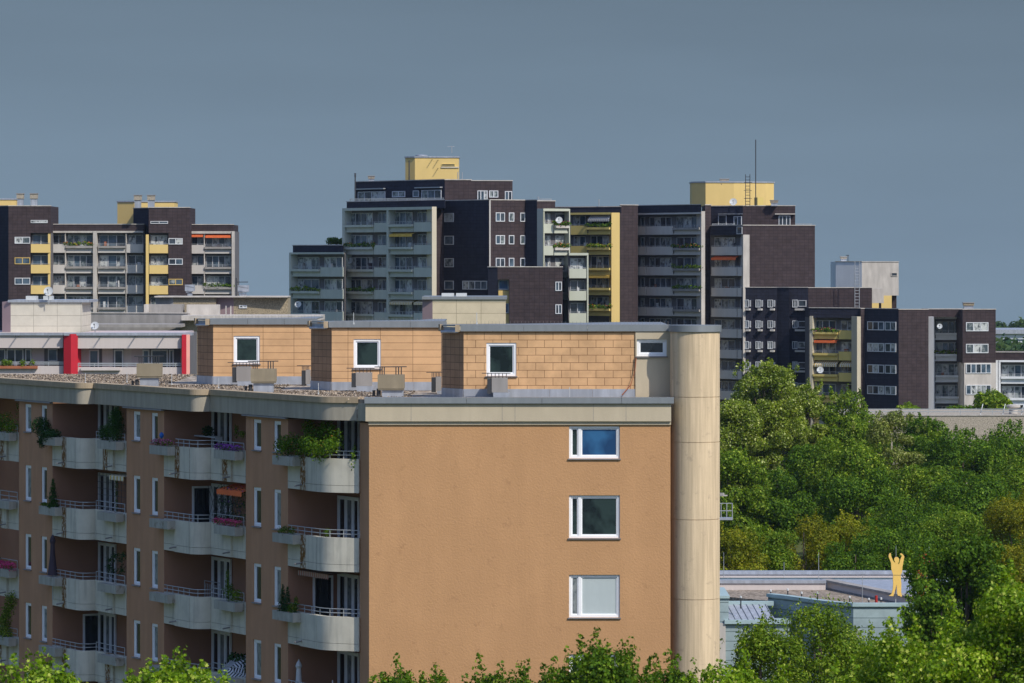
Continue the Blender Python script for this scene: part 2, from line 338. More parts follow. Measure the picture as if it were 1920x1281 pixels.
# parapet concrete: pale, with rain streaks and an ochre lichen run of its own below the planter edge
def parapet_mat():
    m, t, b = nodes('balcony_concrete'); col = (.57,.54,.45)
    c = ramp(t, noise(t, 1.6, 5), rgba(col, .88), rgba(col, 1.08))
    c = mixc(t, ramp(t, noise(t, 1, 5, sc3=(5, 5, .5)), (0, 0, 0, 1), (.55,)*3+(1,), .52, .72), c, (.33,.32,.27, 1))
    uv = t.nodes.new('ShaderNodeUVMap'); uv.uv_map = 'uv'; s = t.nodes.new('ShaderNodeSeparateXYZ'); t.links.new(uv.outputs[0], s.inputs[0])
    band = t.nodes.new('ShaderNodeMapRange'); band.inputs[1].default_value = .36; band.inputs[2].default_value = .14
    band.interpolation_type = 'SMOOTHSTEP'
    t.links.new(mathn(t, 'ABSOLUTE', mathn(t, 'ADD', s.outputs[0], .26)), band.inputs[0])
    oi = t.nodes.new('ShaderNodeObjectInfo'); on = mathn(t, 'GREATER_THAN', oi.outputs['Random'], .25)
    n = ramp(t, noise(t, 7, 6, sc3=(1.4, 1.4, .8), rough=.7), (0, 0, 0, 1), (1, 1, 1, 1), .42, .50)
    f = mathn(t, 'MULTIPLY', mathn(t, 'MULTIPLY', band.outputs[0], on), n)
    c = mixc(t, f, c, (.17,.08,.02, 1)); t.links.new(c, b.inputs['Base Color']); b.inputs['Roughness'].default_value = .9; b.inputs['Specular IOR Level'].default_value = .15
    bumpn(t, b, noise(t, 25, 5), .3, .008); return m
MT['parapet'] = parapet_mat()
MT['planter'] = M('planter_concrete', (.40,.39,.34), .92, .15, 3, bump=.4, streak=.2, grime=(.16,.13,.09), spec=.15)
LF = dict(
    maple=leafm('maple_leaf', (.07,.16,.006), (.22,.36,.016), (.50,.58,.14)),
    maple2=leafm('maple_leaf_deep', (.035,.095,.006), (.11,.21,.014), (.26,.36,.05)),
    poplar=leafm('poplar_leaf', (.09,.15,.012), (.23,.31,.035), (.60,.66,.34)),
    dark=leafm('dark_leaf', (.030,.085,.008), (.095,.19,.014), (.20,.31,.04)),
    mid=leafm('mid_leaf', (.055,.12,.008), (.15,.25,.018), (.36,.46,.09)),
    olive=leafm('olive_leaf', (.10,.14,.008), (.24,.27,.018), (.36,.34,.05)),
    gold=leafm('yellowing_leaf', (.10,.13,.010), (.22,.24,.018), (.34,.30,.03)),
    pale=leafm('birch_leaf', (.09,.13,.025), (.22,.27,.07), (.46,.48,.26)),
    conifer=leafm('conifer_needles', (.010,.040,.012), (.030,.085,.022), None, .15),
    thuja=leafm('thuja_needles', (.012,.05,.008), (.035,.10,.012), None, .2),
    far=leafm('distant_leaf', (.03,.075,.03), (.07,.12,.045)),
)
# ------------------------------------------------------------------ foliage
DIA = np.array([(-.5, 0), (0, -.32), (.5, 0), (0, .32)])
MAP = np.array([(-.5, 0), (-.22, -.15), (-.28, -.45), (.02, -.28), (.2, -.42), (.24, -.14), (.55, 0), (.24, .14), (.2, .42), (.02, .28), (-.28, .45), (-.22, .15)])
def leaf_mesh(name, c, nrm, size, shape, mat, rg=rng):
    n = len(c); k = len(shape)
    nrm = nrm+rg.normal(0, .55, (n, 3)); nrm /= np.linalg.norm(nrm, axis=1)[:, None]+1e-9
    a = np.cross(nrm, rg.normal(0, 1, (n, 3))); a /= np.linalg.norm(a, axis=1)[:, None]+1e-9; b = np.cross(nrm, a)
    s = size*rg.uniform(.65, 1.3, n)
    v = c[:, None, :]+(a[:, None, :]*shape[None, :, :1]+b[:, None, :]*shape[None, :, 1:])*s[:, None, None]
    v += nrm[:, None, :]*((np.abs(shape[:, 1])*.35)[None, :, None])*s[:, None, None]
    me = bpy.data.meshes.new(name); me.vertices.add(n*k); me.vertices.foreach_set('co', v.ravel())
    me.loops.add(n*k); me.loops.foreach_set('vertex_index', np.arange(n*k, dtype=np.int32))
    me.polygons.add(n); me.polygons.foreach_set('loop_start', np.arange(0, n*k, k, dtype=np.int32))
    me.update(calc_edges=True); me.materials.append(mat); return me
def blob_points(blobs, n, shell=.55, up=.25, rg=rng):
    b = np.array(blobs, float); wgt = (b[:, 3]*b[:, 4]+b[:, 3]*b[:, 5]+b[:, 4]*b[:, 5]); i = rg.choice(len(b), n, p=wgt/wgt.sum())
    d = rg.normal(0, 1, (n, 3)); d[:, 2] += up; d /= np.linalg.norm(d, axis=1)[:, None]
    r = shell+(1.08-shell)*rg.random(n)**.6
    lump = 1+.22*np.sin(d[:, 0]*5+i*1.7)*np.sin(d[:, 1]*6+i*.9)*np.cos(d[:, 2]*5+i)
    return b[i, :3]+d*(r*lump)[:, None]*b[i, 3:], d
def make_tree(name, label, loc, h, rad, base, leaf, lsize, n, nb=38, kind='round', shape=DIA, bark='bark', group=None, shoots=0, seed=0, cat='tree', br=.30, spires=0):
    rg = np.random.default_rng(seed+100); root = thing(name, label, cat, loc, group)
    hf = h; h = h-(.42 if spires else 0); H = h-base; blobs = []; cz = base+H*.5
    for i in range(nb):
        d = rg.normal(0, 1, 3); d /= np.linalg.norm(d); r = rg.uniform(.35, 1)**.5
        if kind == 'column': zf = rg.uniform(0, 1); wd = (math.sin(math.pi*min(1, .12+zf*.85)))**.7; p = np.array([rg.uniform(-1, 1)*rad*.62*wd, rg.uniform(-1, 1)*rad*.62*wd, base+H*(.06+.86*zf)])
        else: p = np.array([d[0]*rad*.74*r, d[1]*rad*.74*r, cz+d[2]*H*.40*r])
        q = rad*br*rg.uniform(.6, 1.25); blobs.append((*p, q, q, q*rg.uniform(.6, .95)))
    zm = max(q[2]+q[5] for q in blobs); kz = (h*.985-base*.6)/(zm-base*.6); blobs = [(q[0], q[1], base*.6+(q[2]-base*.6)*kz, q[3], q[4], q[5]) for q in blobs]
    c, nm = blob_points(blobs, n, rg=rg)
    if shoots:
        tops = []
        for i in range(shoots):
            a = rg.uniform(0, 2*math.pi); rr = rad*.9*rg.uniform(0, 1)**.5; zt = h-rad*.9*(1-math.sqrt(max(0, 1-(rr/rad)**2)))-.35; hh = rg.uniform(.5, 1.1)
            tops.append((rr*math.cos(a), rr*math.sin(a), zt+hh*.25, .20, .20, hh*.6))
        c2, n2 = blob_points(tops, shoots*34, .1, rg=rg); c = np.vstack([c, c2]); nm = np.vstack([nm, n2])
    if spires:                                          # upright leafy leaders standing out of the crown
        tops = []
        for i in range(spires):
            a = rg.uniform(0, 2*math.pi); rr = rad*.95*(0 if i == 0 else rg.uniform(.1, 1)**.6); drop = rad*1.1*(1-math.sqrt(max(0, 1-(rr/rad)**2*.85)))*rg.uniform(.8, 1.3)
            zt = hf-drop; n_b = 6
            for q in range(n_b): f = q/(n_b-1); tops.append((rr*math.cos(a)+rg.uniform(-.08, .08), rr*math.sin(a)+rg.uniform(-.08, .08), zt-.1-1.5*f, .13+.42*f, .13+.42*f, .19))
        c2, n2 = blob_points(tops, spires*330, .3, rg=rg); c = np.vstack([c, c2]); nm = np.vstack([nm, n2])
    me = leaf_mesh('crown', c, nm, lsize, shape, LF[leaf], rg); cr = link('crown', me, root, (0, 0, 0)); origin[cr.name] = loc
    t = MB(); tr = max(.12, h*.016); lean = rg.uniform(-.25, .25, 2)
    tp = [(0, 0, -.3), (lean[0]*.3, lean[1]*.3, base*.6), (lean[0], lean[1], base+H*.35), (lean[0]*1.5, lean[1]*1.5, base+H*.85)]
    t.tube(tp, tr, tr*.22, 8)
    for bl in blobs[::2]:
        p = np.array(bl[:3]); f = rg.uniform(.35, .7); z0 = base*.7+(p[2]-base*.7)*f
        s0 = np.array([lean[0]*z0/h, lean[1]*z0/h, z0]); mid = s0*.45+p*.55+np.array([0, 0, -.25])
        t.tube([s0, mid, p], tr*.32, tr*.07, 5, caps=False)
    o0 = origin[root.name]; t.v = [(x+o0[0], y+o0[1], z+o0[2]) for x, y, z in t.v]
    obj('trunk', t, MT[bark], root); return root
def copy_tree(o, loc, label, group, rz=0, s=(1, 1, 1)):
    r = o.copy(); C.objects.link(r); r.location = loc; r.rotation_euler = (0, 0, rz); r.scale = s; r['label'] = label; r['group'] = group
    for ch in list(o.children): c = ch.copy(); C.objects.link(c); c.parent = r
    return r
def plant(name, label, cat, F, items, n, ls, leaf, group=None, petals=None, pn=0, shape=DIA, pot=None, pls=.05):
    """items: (t, d, z, rt, rz) blobs on frame F; petals: material key"""
    bl = [(*F.p(t, d, z), r, r, rz) for t, d, z, r, rz in items]
    c, nm = blob_points(bl, n, .2); lo = np.array([np.mean([b[0] for b in bl]), np.mean([b[1] for b in bl]), min(b[2]-b[5] for b in bl)])
    root = thing(name, label, cat, tuple(lo), group)
    link('leaves', leaf_mesh('leaves', c-lo, nm, ls, shape, LF[leaf]), root, (0, 0, 0))
    if petals:
        c, nm = blob_points(bl, pn, .8, .8); link('petals', leaf_mesh('petals', c-lo, nm, pls, DIA, MT[petals]), root, (0, 0, 0))
    return root
def hang(name, label, cat, F, items, n, ls, leaf, **k): return plant(name, label, cat, F, items, n, ls, leaf, **k)
# ------------------------------------------------------------------ ground
g = MB()
ys = [20, 260, 700, 1250, 1500, 9000]; zs = [0, 0, 0, 0, -3, -190]
for i in range(5):
    for x0, x1 in ((-3000, 0), (0, 3000)): g.face([(x0, ys[i], zs[i]), (x1, ys[i], zs[i]), (x1, ys[i+1], zs[i+1]), (x0, ys[i+1], zs[i+1])], [(x0, ys[i]), (x1, ys[i]), (x1, ys[i+1]), (x0, ys[i+1])])
gm, t_, b_ = nodes('meadow')
t_.links.new(ramp(t_, noise(t_, .05, 8, rough=.7), (.035, .06, .015, 1), (.10, .11, .035, 1)), b_.inputs['Base Color']); b_.inputs['Roughness'].default_value = 1; b_.inputs['Specular IOR Level'].default_value = .1
struct(obj('ground', g, gm))
asph = M('asphalt', (.055, .055, .055), .9, .15, 1, bump=.2)
struct(obj('road', MB().abox(-60, 60, 190, 199, .004, .008), asph))
struct(obj('pavement', MB().abox(-60, 60, 186.5, 189.9, .0, .12), MT['greyc']))
# ------------------------------------------------------------------ near building with staggered balconies
DIR = (-.4617, .8870); NRM = (-.8870, -.4617); SH = (-5.17, 8.56); NU = 4
def U(k): return Frame(-6.65+SH[0]*k, 151.2+SH[1]*k, *DIR, *NRM)
EW = Frame(0, 150, 1, 0, 0, -1)
C0 = (-5.025, 150.0); RR = (5.57, 150.0)
nb_ = thing('apartment_building', 'near orange rendered apartment block with curved concrete balconies and a round corner column', 'building', (0, 150, 0))
def wall_holes(mb, F, u0, u1, z0, z1, holes, dep=.14, d=0):
    us = sorted({u0, u1, *[h[0] for h in holes], *[h[1] for h in holes]}); zz = sorted({z0, z1, *[h[2] for h in holes], *[h[3] for h in holes]})
    for a, b in zip(us, us[1:]):
        for c, e in zip(zz, zz[1:]):
            m_ = ((a+b)/2, (c+e)/2)
            if any(h[0] < m_[0] < h[1] and h[2] < m_[1] < h[3] for h in holes): continue
            mb.face([F.p(a, d, c), F.p(b, d, c), F.p(b, d, e), F.p(a, d, e)], [(a, c), (b, c), (b, e), (a, e)])
    for h in holes:
        a, b, c, e = h[:4]
        for p, q in (((a, c), (a, e)), ((b, c), (b, e)), ((a, e), (b, e)), ((a, c), (b, c))):
            mb.face([F.p(p[0], d, p[1]), F.p(q[0], d, q[1]), F.p(q[0], d-dep, q[1]), F.p(p[0], d-dep, p[1])], [(0, p[1]), (0, q[1]), (dep, q[1]), (dep, p[1])])
def near_window(F, u0, u1, z0, z1, parent, splits=(), panes=('glass',), d=-.11, fw=.085, sill=True, fmat='white', name='window', tilt=None, label=None):
    m = MB(); e = [u0, *splits, u1]
    m.box(F, u0, u0+fw, d, d+.07, z0, z1); m.box(F, u1-fw, u1, d, d+.07, z0, z1)
    m.box(F, u0+fw, u1-fw, d, d+.07, z1-fw, z1); m.box(F, u0+fw, u1-fw, d, d+.07, z0, z0+fw)
    for s_ in splits: m.box(F, s_-fw*.6, s_+fw*.6, d, d+.068, z0+fw, z1-fw)
    f = obj(name, m, MT[fmat], parent, label)
    sash = MB(); sw = .045
    for i, (a, b) in enumerate(zip(e, e[1:])):
        a2 = a+(fw if i == 0 else fw*.6); b2 = b-(fw if i == len(e)-2 else fw*.6)
        sash.box(F, a2, a2+sw, d-.02, d+.035, z0+fw, z1-fw); sash.box(F, b2-sw, b2, d-.02, d+.035, z0+fw, z1-fw)
        sash.box(F, a2+sw, b2-sw, d-.02, d+.035, z1-fw-sw, z1-fw); sash.box(F, a2+sw, b2-sw, d-.02, d+.035, z0+fw, z0+fw+sw)
        pm = panes[i % len(panes)]
        obj('pane', MB().box(F, a2+sw, b2-sw, d-.012, d+.012, z0+fw+sw, z1-fw-sw), MT[pm], f)
        if tilt == i or tilt == 'all':                  # sash tipped open at the top: a second, leaning frame outline
            s2 = MB()
            for (ua, ub, za, zb) in ((a2, a2+sw, 0, 1), (b2-sw, b2, 0, 1)):
                n_ = 6
                for q in range(n_):
                    f0 = q/n_; f1 = (q+1)/n_; zA = z0+fw+(z1-z0-2*fw)*f0; zB = z0+fw+(z1-z0-2*fw)*f1
                    s2.box(F, ua, ub, d-.04-.10*f0, d-.02-.10*f0, zA, zB)
            obj('tilted_sash', s2, MT[fmat], f)
    obj('sash', sash, MT[fmat], f)
    if sill: obj('sill', MB().box(F, u0-.04, u1+.04, -.14, .06, z0-.045, z0-.005), MT['sill'], f)
    return f
ROWS = 7; PER = 2.795
# window openings of the shaded wall pieces and of the end wall
def row_z(j): return (18.88-PER*j, (20.0 if j == 0 else 20.31-PER*j))
fh = [(a, b, row_z(j)[0], row_z(j)[1]) for j in range(ROWS) for a, b in ((3.72, 4.36), (5.47, 6.18))]
eh = [(2.006, 3.79, 18.86-PER*j, (20.0 if j == 0 else 20.36-PER*j)) for j in range(ROWS)]
mw = MB(); wall_holes(mw, EW, C0[0], RR[0], 0, 20.1, eh, .16)
obj('end_wall', mw, MT['plaster'], nb_)
ms = MB(); ml = MB()
for k in range(NU):
    F = U(k)
    wall_holes(ms, F, 3.1, 6.84, 0, 20.1, fh, .16)
    def fc(mb, a, b):
        l = math.hypot(b[0]-a[0], b[1]-a[1]); mb.face([(*F.q(*a), 0), (*F.q(*b), 0), (*F.q(*b), 20.1), (*F.q(*a), 20.1)], [(0, 0), (l, 0), (l, 20.1), (0, 20.1)])
    if k == 0:
        fc(ms, (-1.815, -.887), (-1.066, -.887)); fc(ml, (-1.066, -.887), (-1.066, -2.0)); fc(ml, (-1.066, -2.0), (3.1, -2.0))
    fc(ml, (3.1, -2.0), (3.1, 0)); fc(ml, (6.84, 0), (6.84, -1.37)); fc(ml, (6.84, -1.37), (13.08, -1.37))
k = NU
L_ = U(NU).q(3.1, -2.0); B_ = (RR[0]+SH[0]*4, RR[1]+SH[1]*4)
ms.face([(*L_, 0), (*B_, 0), (*B_, 20.1), (*L_, 20.1)], [(0, 0), (12, 0), (12, 20.1), (0, 20.1)])
ms.face([(*RR, 0), (*B_, 0), (*B_, 20.1), (*RR, 20.1)], [(0, 0), (30, 0), (30, 20.1), (0, 20.1)])
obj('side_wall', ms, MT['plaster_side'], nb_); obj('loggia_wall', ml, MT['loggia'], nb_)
# outline of cornice and parapets
def bez(a, c, b, n=12): return [((1-t)**2*a[0]+2*(1-t)*t*c[0]+t*t*b[0], (1-t)**2*a[1]+2*(1-t)*t*c[1]+t*t*b[1]) for t in [i/n for i in range(n+1)]]
def arcp(cx_, cy_, r, a0, a1, n=10): return [(cx_+r*math.cos(a0+(a1-a0)*i/n), cy_+r*math.sin(a0+(a1-a0)*i/n)) for i in range(n+1)]
def curve(k):                                           # rounded near end of a unit's balcony, in (t, d)
    if k == 0: return [(-1.066, -.887), (-.85, -.69), (-.60, -.47)]+bez((-.42, -.325), (-.05, 0), (.45, 0))
    return [(0, -.631), (0, -.40)]+arcp(.4, -.4, .4, math.pi, math.pi/2)[1:]
def outline(k): return [U(k).q(*p) for p in curve(k)]
path = [RR, C0, U(0).q(-1.066, -.887)]
for k in range(NU): path += outline(k)[1 if k == 0 else 0:]+[U(k).q(9.98, 0)]
fp = path[1:]                                           # shaded side from the corner backwards
side_path = fp
obj('cornice', MB().strip(fp, .2, 20.17, 20.79, out=.13), MT['conc_side'], nb_)
obj('end_cornice', MB().box(EW, C0[0]-.12, RR[0]+.02, -.2, .14, 20.17, 20.785), MT['conc'], nb_)
mj = MB()
for u_ in (-3.55, -.35, .1, 2.85, 4.0): mj.box(EW, u_, u_+.012, .14, .143, 20.18, 20.78)
obj('cornice_joint', mj, MT['sill'], nb_)
obj('cornice_drip', MB().box(EW, C0[0]-.02, RR[0]+.02, -.02, .06, 20.045, 20.17), MT['conc'], nb_)
mcap = MB().strip(fp[1:], .35, 20.79, 21.0, out=.20)
obj('coping', mcap, MT['tancap'], nb_)
mcap = MB()
xs = [C0[0]-.16, -1.6, 1.05, 3.85, RR[0]+.12]
for a, b in zip(xs, xs[1:]): mcap.box(EW, a+.006, b-.006, -.32, .24, 20.80, 21.01)
obj('end_coping', mcap, MT['metal'], nb_)
obj('roof', MB().prism([fp[0], *fp[2:], U(3).q(9.98, -.63), B_, (RR[0], RR[1])], 20.2, 20.93), MT['gravel'], nb_)
# windows
gl = ['glass', 'glass', 'glassc', 'glass', 'glassc']
for k in range(NU-1):
    for j in range(5 if k else 6):
        for i, (a, b, z0, z1) in enumerate(fh[2*j:2*j+2]):
            near_window(U(k), a, b, z0, z1, nb_, panes=(gl[(k*3+j*2+i) % 5],), tilt=0 if (k+j+i) % 3 else None)
        near_window(U(k) if k == 0 else U(k), 1.2, 3.0, 17.85-PER*j, 20.17-PER*j if j == 0 else 20.1-PER*j, nb_, splits=(1.75, 2.35), panes=('glass', 'glassc', 'glass'), d=-1.98, sill=False, name='french_window')
near_window(EW, *eh[0][:4], nb_, splits=(2.38,), panes=('glassd', 'glassb'), d=-.13, fw=.08)
near_window(EW, *eh[1][:4], nb_, splits=(2.38,), panes=('glassd', 'glassd'), d=-.13, fw=.08)
near_window(EW, *eh[2][:4], nb_, splits=(2.38,), panes=('glassc', 'blind'), d=-.13, fw=.08)
for j in (3, 4, 5, 6): near_window(EW, *eh[j][:4], nb_, splits=(2.38,), panes=('glassd', 'glassc'), d=-.13, fw=.08)
for k in (0, 1, 2):                                     # little metal flashing over the top windows of each wall piece
    obj('flashing', MB().box(U(k), 3.05, 6.9, 0, .16, 20.105, 20.16), MT['sill'], nb_)
# balconies
def rail(path3, parent, hs=(.13, .27), step=.5, r=.016):
    m = MB()
    for h in hs: m.tube([(x, y, z+h) for x, y, z in path3], r, n=5)
    acc = 0; last = path3[0]; nxt = 0
    for p in path3:
        acc += math.hypot(p[0]-last[0], p[1]-last[1]); last = p
        if acc >= nxt: m.tube([p, (p[0], p[1], p[2]+hs[-1])], r, n=5); nxt = acc+step
    return obj('railing', m, MT['rail'], parent)
def dense(path, n=.25):
    out = []
    for a, b in zip(path, path[1:]):
        k_ = max(1, int(math.hypot(b[0]-a[0], b[1]-a[1])/n)); out += [(a[0]+(b[0]-a[0])*i/k_, a[1]+(b[1]-a[1])*i/k_) for i in range(k_)]
    return out+[path[-1]]
def balcony_a(k, j):
    F = U(k); zb = 17.61-PER*j; zt = zb+1.2; cv = curve(k)
    P = [F.q(*p) for p in cv]
    m = MB()
    L1 = .45 if k == 0 else .42
    ln = sum(math.dist(a, b) for a, b in zip(P, P[1:]))
    for z0, z1 in ((zb, zb+.25), (zb+.262, zt)):
        m.strip(P, .1, z0, z1, u=-6, out=.1); m.strip([F.q(L1+.012, 0), F.q(1.86, 0)], .1, z0, z1, u=-(1.86-L1)-.0, out=.1)
        m.box(F, 1.875, 3.09, -.12, .012, z0, z1)
    b = obj('balcony', m, MT['parapet'], nb_)
    obj('planter', MB().box(F, 1.78, 3.55, .104, .42, zt-.35, zt-.02).box(F, 1.95, 3.05, .012, .104, zt-.3, zt-.06), MT['planter'], b)
    sl = [F.q(p[0], p[1]-.02) for p in cv]+[F.q(3.09, -.02), F.q(3.09, -1.99)]
    sl += [F.q(-1.05, -1.99)] if k == 0 else [U(k-1).q(6.86, -1.36), U(k-1).q(6.86, -.02), U(k-1).q(9.9, -.02)]
    obj('floor_slab', MB().prism(sl, zb+.02, zb+.235), MT['conc_side'], b)
    rp = dense(P+[F.q(1.9, .03)]+([F.q(3.0, .03)] if j else [])); 
    if not (k == 2 and j == 0): rail([(*p, zt) for p in rp], b)
    obj('drain_spout', MB().tube([F.p(1.7, .1, zb+.19), F.p(1.7, .38, zb+.15)], .03, n=6), MT['sill'], b)
    return b
def balcony_b(k, j):
    F = U(k); zb = 17.61-PER*j; zt = zb+1.2; m = MB()
    for z0, z1 in ((zb, zb+.25), (zb+.262, zt)):
        m.strip([F.q(8.012, 0), F.q(9.86, 0)], .1, z0, z1, u=-1.05 if (j+k) % 2 else -.8, out=.1); m.box(F, 6.85, 8.0, -.12, .012, z0, z1)
    b = obj('balcony', m, MT['parapet'], nb_)
    obj('planter', MB().box(F, 6.9, 8.84, .104, .42, zt-.35, zt-.02).box(F, 7.0, 8.0, .012, .104, zt-.3, zt-.06), MT['planter'], b)
    rail([(*F.q(t, .03), zt) for t in (9.9, 9.4, 8.9, 8.4, 7.9, 7.4, 6.95)], b, hs=(.13, .27) if j < 1 else (.15, .34))
    obj('drain_spout', MB().tube([F.p(8.1, .1, zb+.19), F.p(8.1, .38, zb+.15)], .03, n=6), MT['sill'], b)
    return b
for k in range(3):
    for j in range(6):
        if k < 3: balcony_a(k, j)
        balcony_b(k, j)
# penthouses on the roof
PZ1 = 23.31; PZT = 23.54
pens = [(-1.716, 4.38, 151.4, 1.70, (912, 968, 643, 705), 'tile'), (-6.78, -2.67, 160.5, 1.86, (663, 714, 636, 691), 'tileb'), (-11.8, -7.90, 168.5, 1.58, (438, 487, 630, 682), 'tileb')]
for i, (x0, x1, Y, s_, wn, tm) in enumerate(pens):
    F = Frame(0, Y, 1, 0, 0, -1); wx0, wx1 = XX(wn[0], Y), XX(wn[1], Y); wz1, wz0 = ZZ(wn[2], Y), ZZ(wn[3], Y)
    m = MB(); wall_holes(m, F, x0, x1, 20.94, PZ1, [(wx0, wx1, wz0, wz1)], .16)
    ph = obj('roof_house', m, MT[tm], nb_)
    near_window(F, wx0, wx1, wz0, wz1, ph, panes=('glassd',), d=-.10, fw=.085, sill=True)
    G = (x0+DIR[0]*s_, Y+DIR[1]*s_); bk = (x0+3.2, Y+4.6)
    m = MB()
    l = s_; m.face([(*G, 20.94), (x0, Y, 20.94), (x0, Y, PZ1), (*G, PZ1)], [(0, 20.94), (l, 20.94), (l, PZ1), (0, PZ1)])
    m.face([(*bk, 20.94), (*G, 20.94), (*G, PZ1), (*bk, PZ1)], [(0, 20.94), (5, 20.94), (5, PZ1), (0, PZ1)])
    m.face([(x1-.5, Y+7.9, 20.94), (*bk, 20.94), (*bk, PZ1), (x1-.5, Y+7.9, PZ1)], [(0, 20.94), (4, 20.94), (4, PZ1), (0, PZ1)])
    m.face([(x1, Y, 20.94), (x1, Y+8, 20.94), (x1, Y+8, PZ1), (x1, Y, PZ1)], [(0, 20.94), (8, 20.94), (8, PZ1), (0, PZ1)])
    obj('house_side', m, MT['tile_shade'], ph)
    m = MB(); fr = [x0-.12, x0+(x1-x0)*.35, x0+(x1-x0)*.72, (5.70 if i == 0 else x1+.22)]
    for a, b in zip(fr, fr[1:]): m.box(F, a+.005, b-.005, -.05, .10, PZ1, PZT)
    m.prism([(x0-.1, Y), (G[0]-.1, G[1]), (bk[0]-.1, bk[1]), (x1-.5, Y+7.9), (x1+(1.2 if i == 0 else .1), Y+8), (x1+(1.2 if i == 0 else .1), Y+.05), (x0, Y+.05)], PZT-.06, PZT-.012)
    obj('roof_fascia', m, MT['metal'], ph)
    Gc = Frame(x0, Y, *DIR, *NRM)                       # open cleft at the left end: end blocks, pale board, gutter
    m = MB().box(F, x0-.30, x0-.14, .0, .16, PZ1-.02, PZT).box(Gc, s_-.12, s_+.02, .02, .14, PZ1-.02, PZT)
    obj('end_block', m, MT['tancap'], ph)
    obj('gutter', MB().tube([Gc.p(.3, .10, PZ1-.02), Gc.p(s_-.15, .10, PZ1-.04)], .05, n=8).box(Gc, .3, s_-.15, .01, .03, PZ1-.02, PZ1+.14), MT['zinc'], ph)
    m = MB(); n_ = 4
    for q in range(n_):
        a = x0+(x1-x0)*q/n_; b = x0+(x1-x0)*(q+1)/n_; m.box(F, a+.004, b-.004, 0, .03, 20.94, 21.26)
    m.box(Gc, 0.0, s_, 0, .03, 20.94, 21.26)
    obj('skirt_flashing', m, MT['zinc'], ph)
    sp = MB().box(F, x0+.1, fr[-1]-.1, -.024, -.010, PZT, PZT+.008)
    for x in np.arange(x0+.1, fr[-1]-.1, .13): sp.box(F, x, x+.008, -.02, -.012, PZT, PZT+.13)
    obj('bird_spikes', sp, MT['sill'], ph)
# concrete bay beside the column
F = Frame(0, 151.34, 1, 0, 0, -1); Y = 151.34
m = MB(); wh = (XX(1194, Y), XX(1250, Y), ZZ(668, Y), ZZ(636, Y)); wall_holes(m, F, 4.38, 5.70, 20.94, PZ1, [wh], .2)
cb_ = obj('concrete_bay', m, MT['conc'], nb_)
near_window(F, *wh, cb_, panes=('glass',), d=-.14, fw=.09, fmat='white')
obj('cable', MB().tube([F.p(4.40, .03, 22.4), F.p(4.36, .04, 21.9), F.p(4.2, .08, 21.4), F.p(3.9, .1, 21.05)], .02), MT['terracotta'], nb_)
# round corner column
m = MB(); cxx, cyy, cr_ = 6.47, 150.82, .875
js = [0, 2.73, 5.5, 8.3, 11.1, 13.89, 16.70, 19.42, 21.01, PZ1]
for a, b in zip(js, js[1:]): m.cyl(cxx, cyy, cr_, a+.012, b-.012, 64); m.cyl(cxx, cyy, cr_-.02, b-.013, b+.013, 64, caps=False)
col_ = obj('corner_column', m, MT['column'], nb_)
obj('column_cap', MB().cyl(cxx, cyy, cr_+.06, PZ1, PZT, 64), MT['metal'], col_)
obj('column_web', MB().abox(5.60, 6.3, 151.3, 152.6, 0, PZ1), MT['conc'], nb_)
# roof vents with concrete hoods
def vent(px0, px1, py0, py1, ps, Y, sx0, sx1, rods=True, lab=None):
    x0, x1 = XX(px0, Y), XX(px1, Y); z1, z0, zs_ = ZZ(py0, Y), ZZ(py1, Y), 20.93
    v = obj('roof_vent', MB().abox(x0, x1, Y, Y+.75, z0, z1).abox(x0+.02, x1-.02, Y+.02, Y+.73, z0-.05, z0-.006), MT['hood'], nb_)
    obj('vent_base', MB().abox(XX(sx0, Y), XX(sx1, Y), Y+.1, Y+.65, zs_, z0-.05), MT['zinc'], v)
    obj('pipe_stub', MB().cyl(XX(sx0, Y)-.12, Y+.2, .07, zs_, zs_+.3, 12).cyl(XX(sx0, Y)-.30, Y+.3, .05, zs_, zs_+.24, 12), MT['darkmetal'], v)
    if rods:
        m = MB()
        for f in (.08, .16, .24, .68, .78, .88): m.tube([(x0+(x1-x0)*f, Y+.3, z1), (x0+(x1-x0)*f, Y+.3, z1+.27)], .022, n=6)
        m.tube([(x0-.12, Y+.3, z1+.275), (x1+.08, Y+.3, z1+.285)], .018, n=5)
        obj('lightning_rack', m, MT['darkmetal'], v)
vent(256, 302, 682, 706, 0, 165, 262, 296); vent(470, 517, 692, 716, 0, 158, 475, 512); vent(708, 758, 703, 729, 0, 152.8, 716, 756)
def box_vent(px0, px1, py0, py1, Y, py2):
    x0, x1 = XX(px0, Y), XX(px1, Y)
    v = obj('vent_box', MB().abox(x0, x1, Y, Y+.7, ZZ(py1, Y), ZZ(py0, Y)), MT['greyc'], nb_)
    obj('vent_plinth', MB().abox(x0+.05, x1+.06, Y-.02, Y+.8, 20.93, ZZ(py1, Y)-.004), MT['zinc'], v)
    obj('vent_dark_block', MB().abox(x0-.16, x0-.004, Y+.03, Y+.6, ZZ(py1, Y)-.05, ZZ(py0, Y)-.02), MT['darkmetal'], v)  # dark block along the left of the box
    m = MB(); z = ZZ(py0, Y)
    for x in np.linspace(x0-.14, x1-.05, 6): m.tube([(x, Y+.2, z), (x, Y+.2, z+.16)], .014, n=5)
    m.tube([(x0-.35, Y+.2, z+.165), (x1+.1, Y+.2, z+.165)], .014, n=5); obj('lightning_rack', m, MT['darkmetal'], v)
box_vent(443, 470, 688, 715, 166.8, 722); box_vent(667, 697, 699, 724, 159, 732); box_vent(922, 952, 709, 736, 150.5, 742)
box_vent(573, 581, 694, 720, 167, 722); box_vent(817, 827, 707, 733, 156.5, 735)
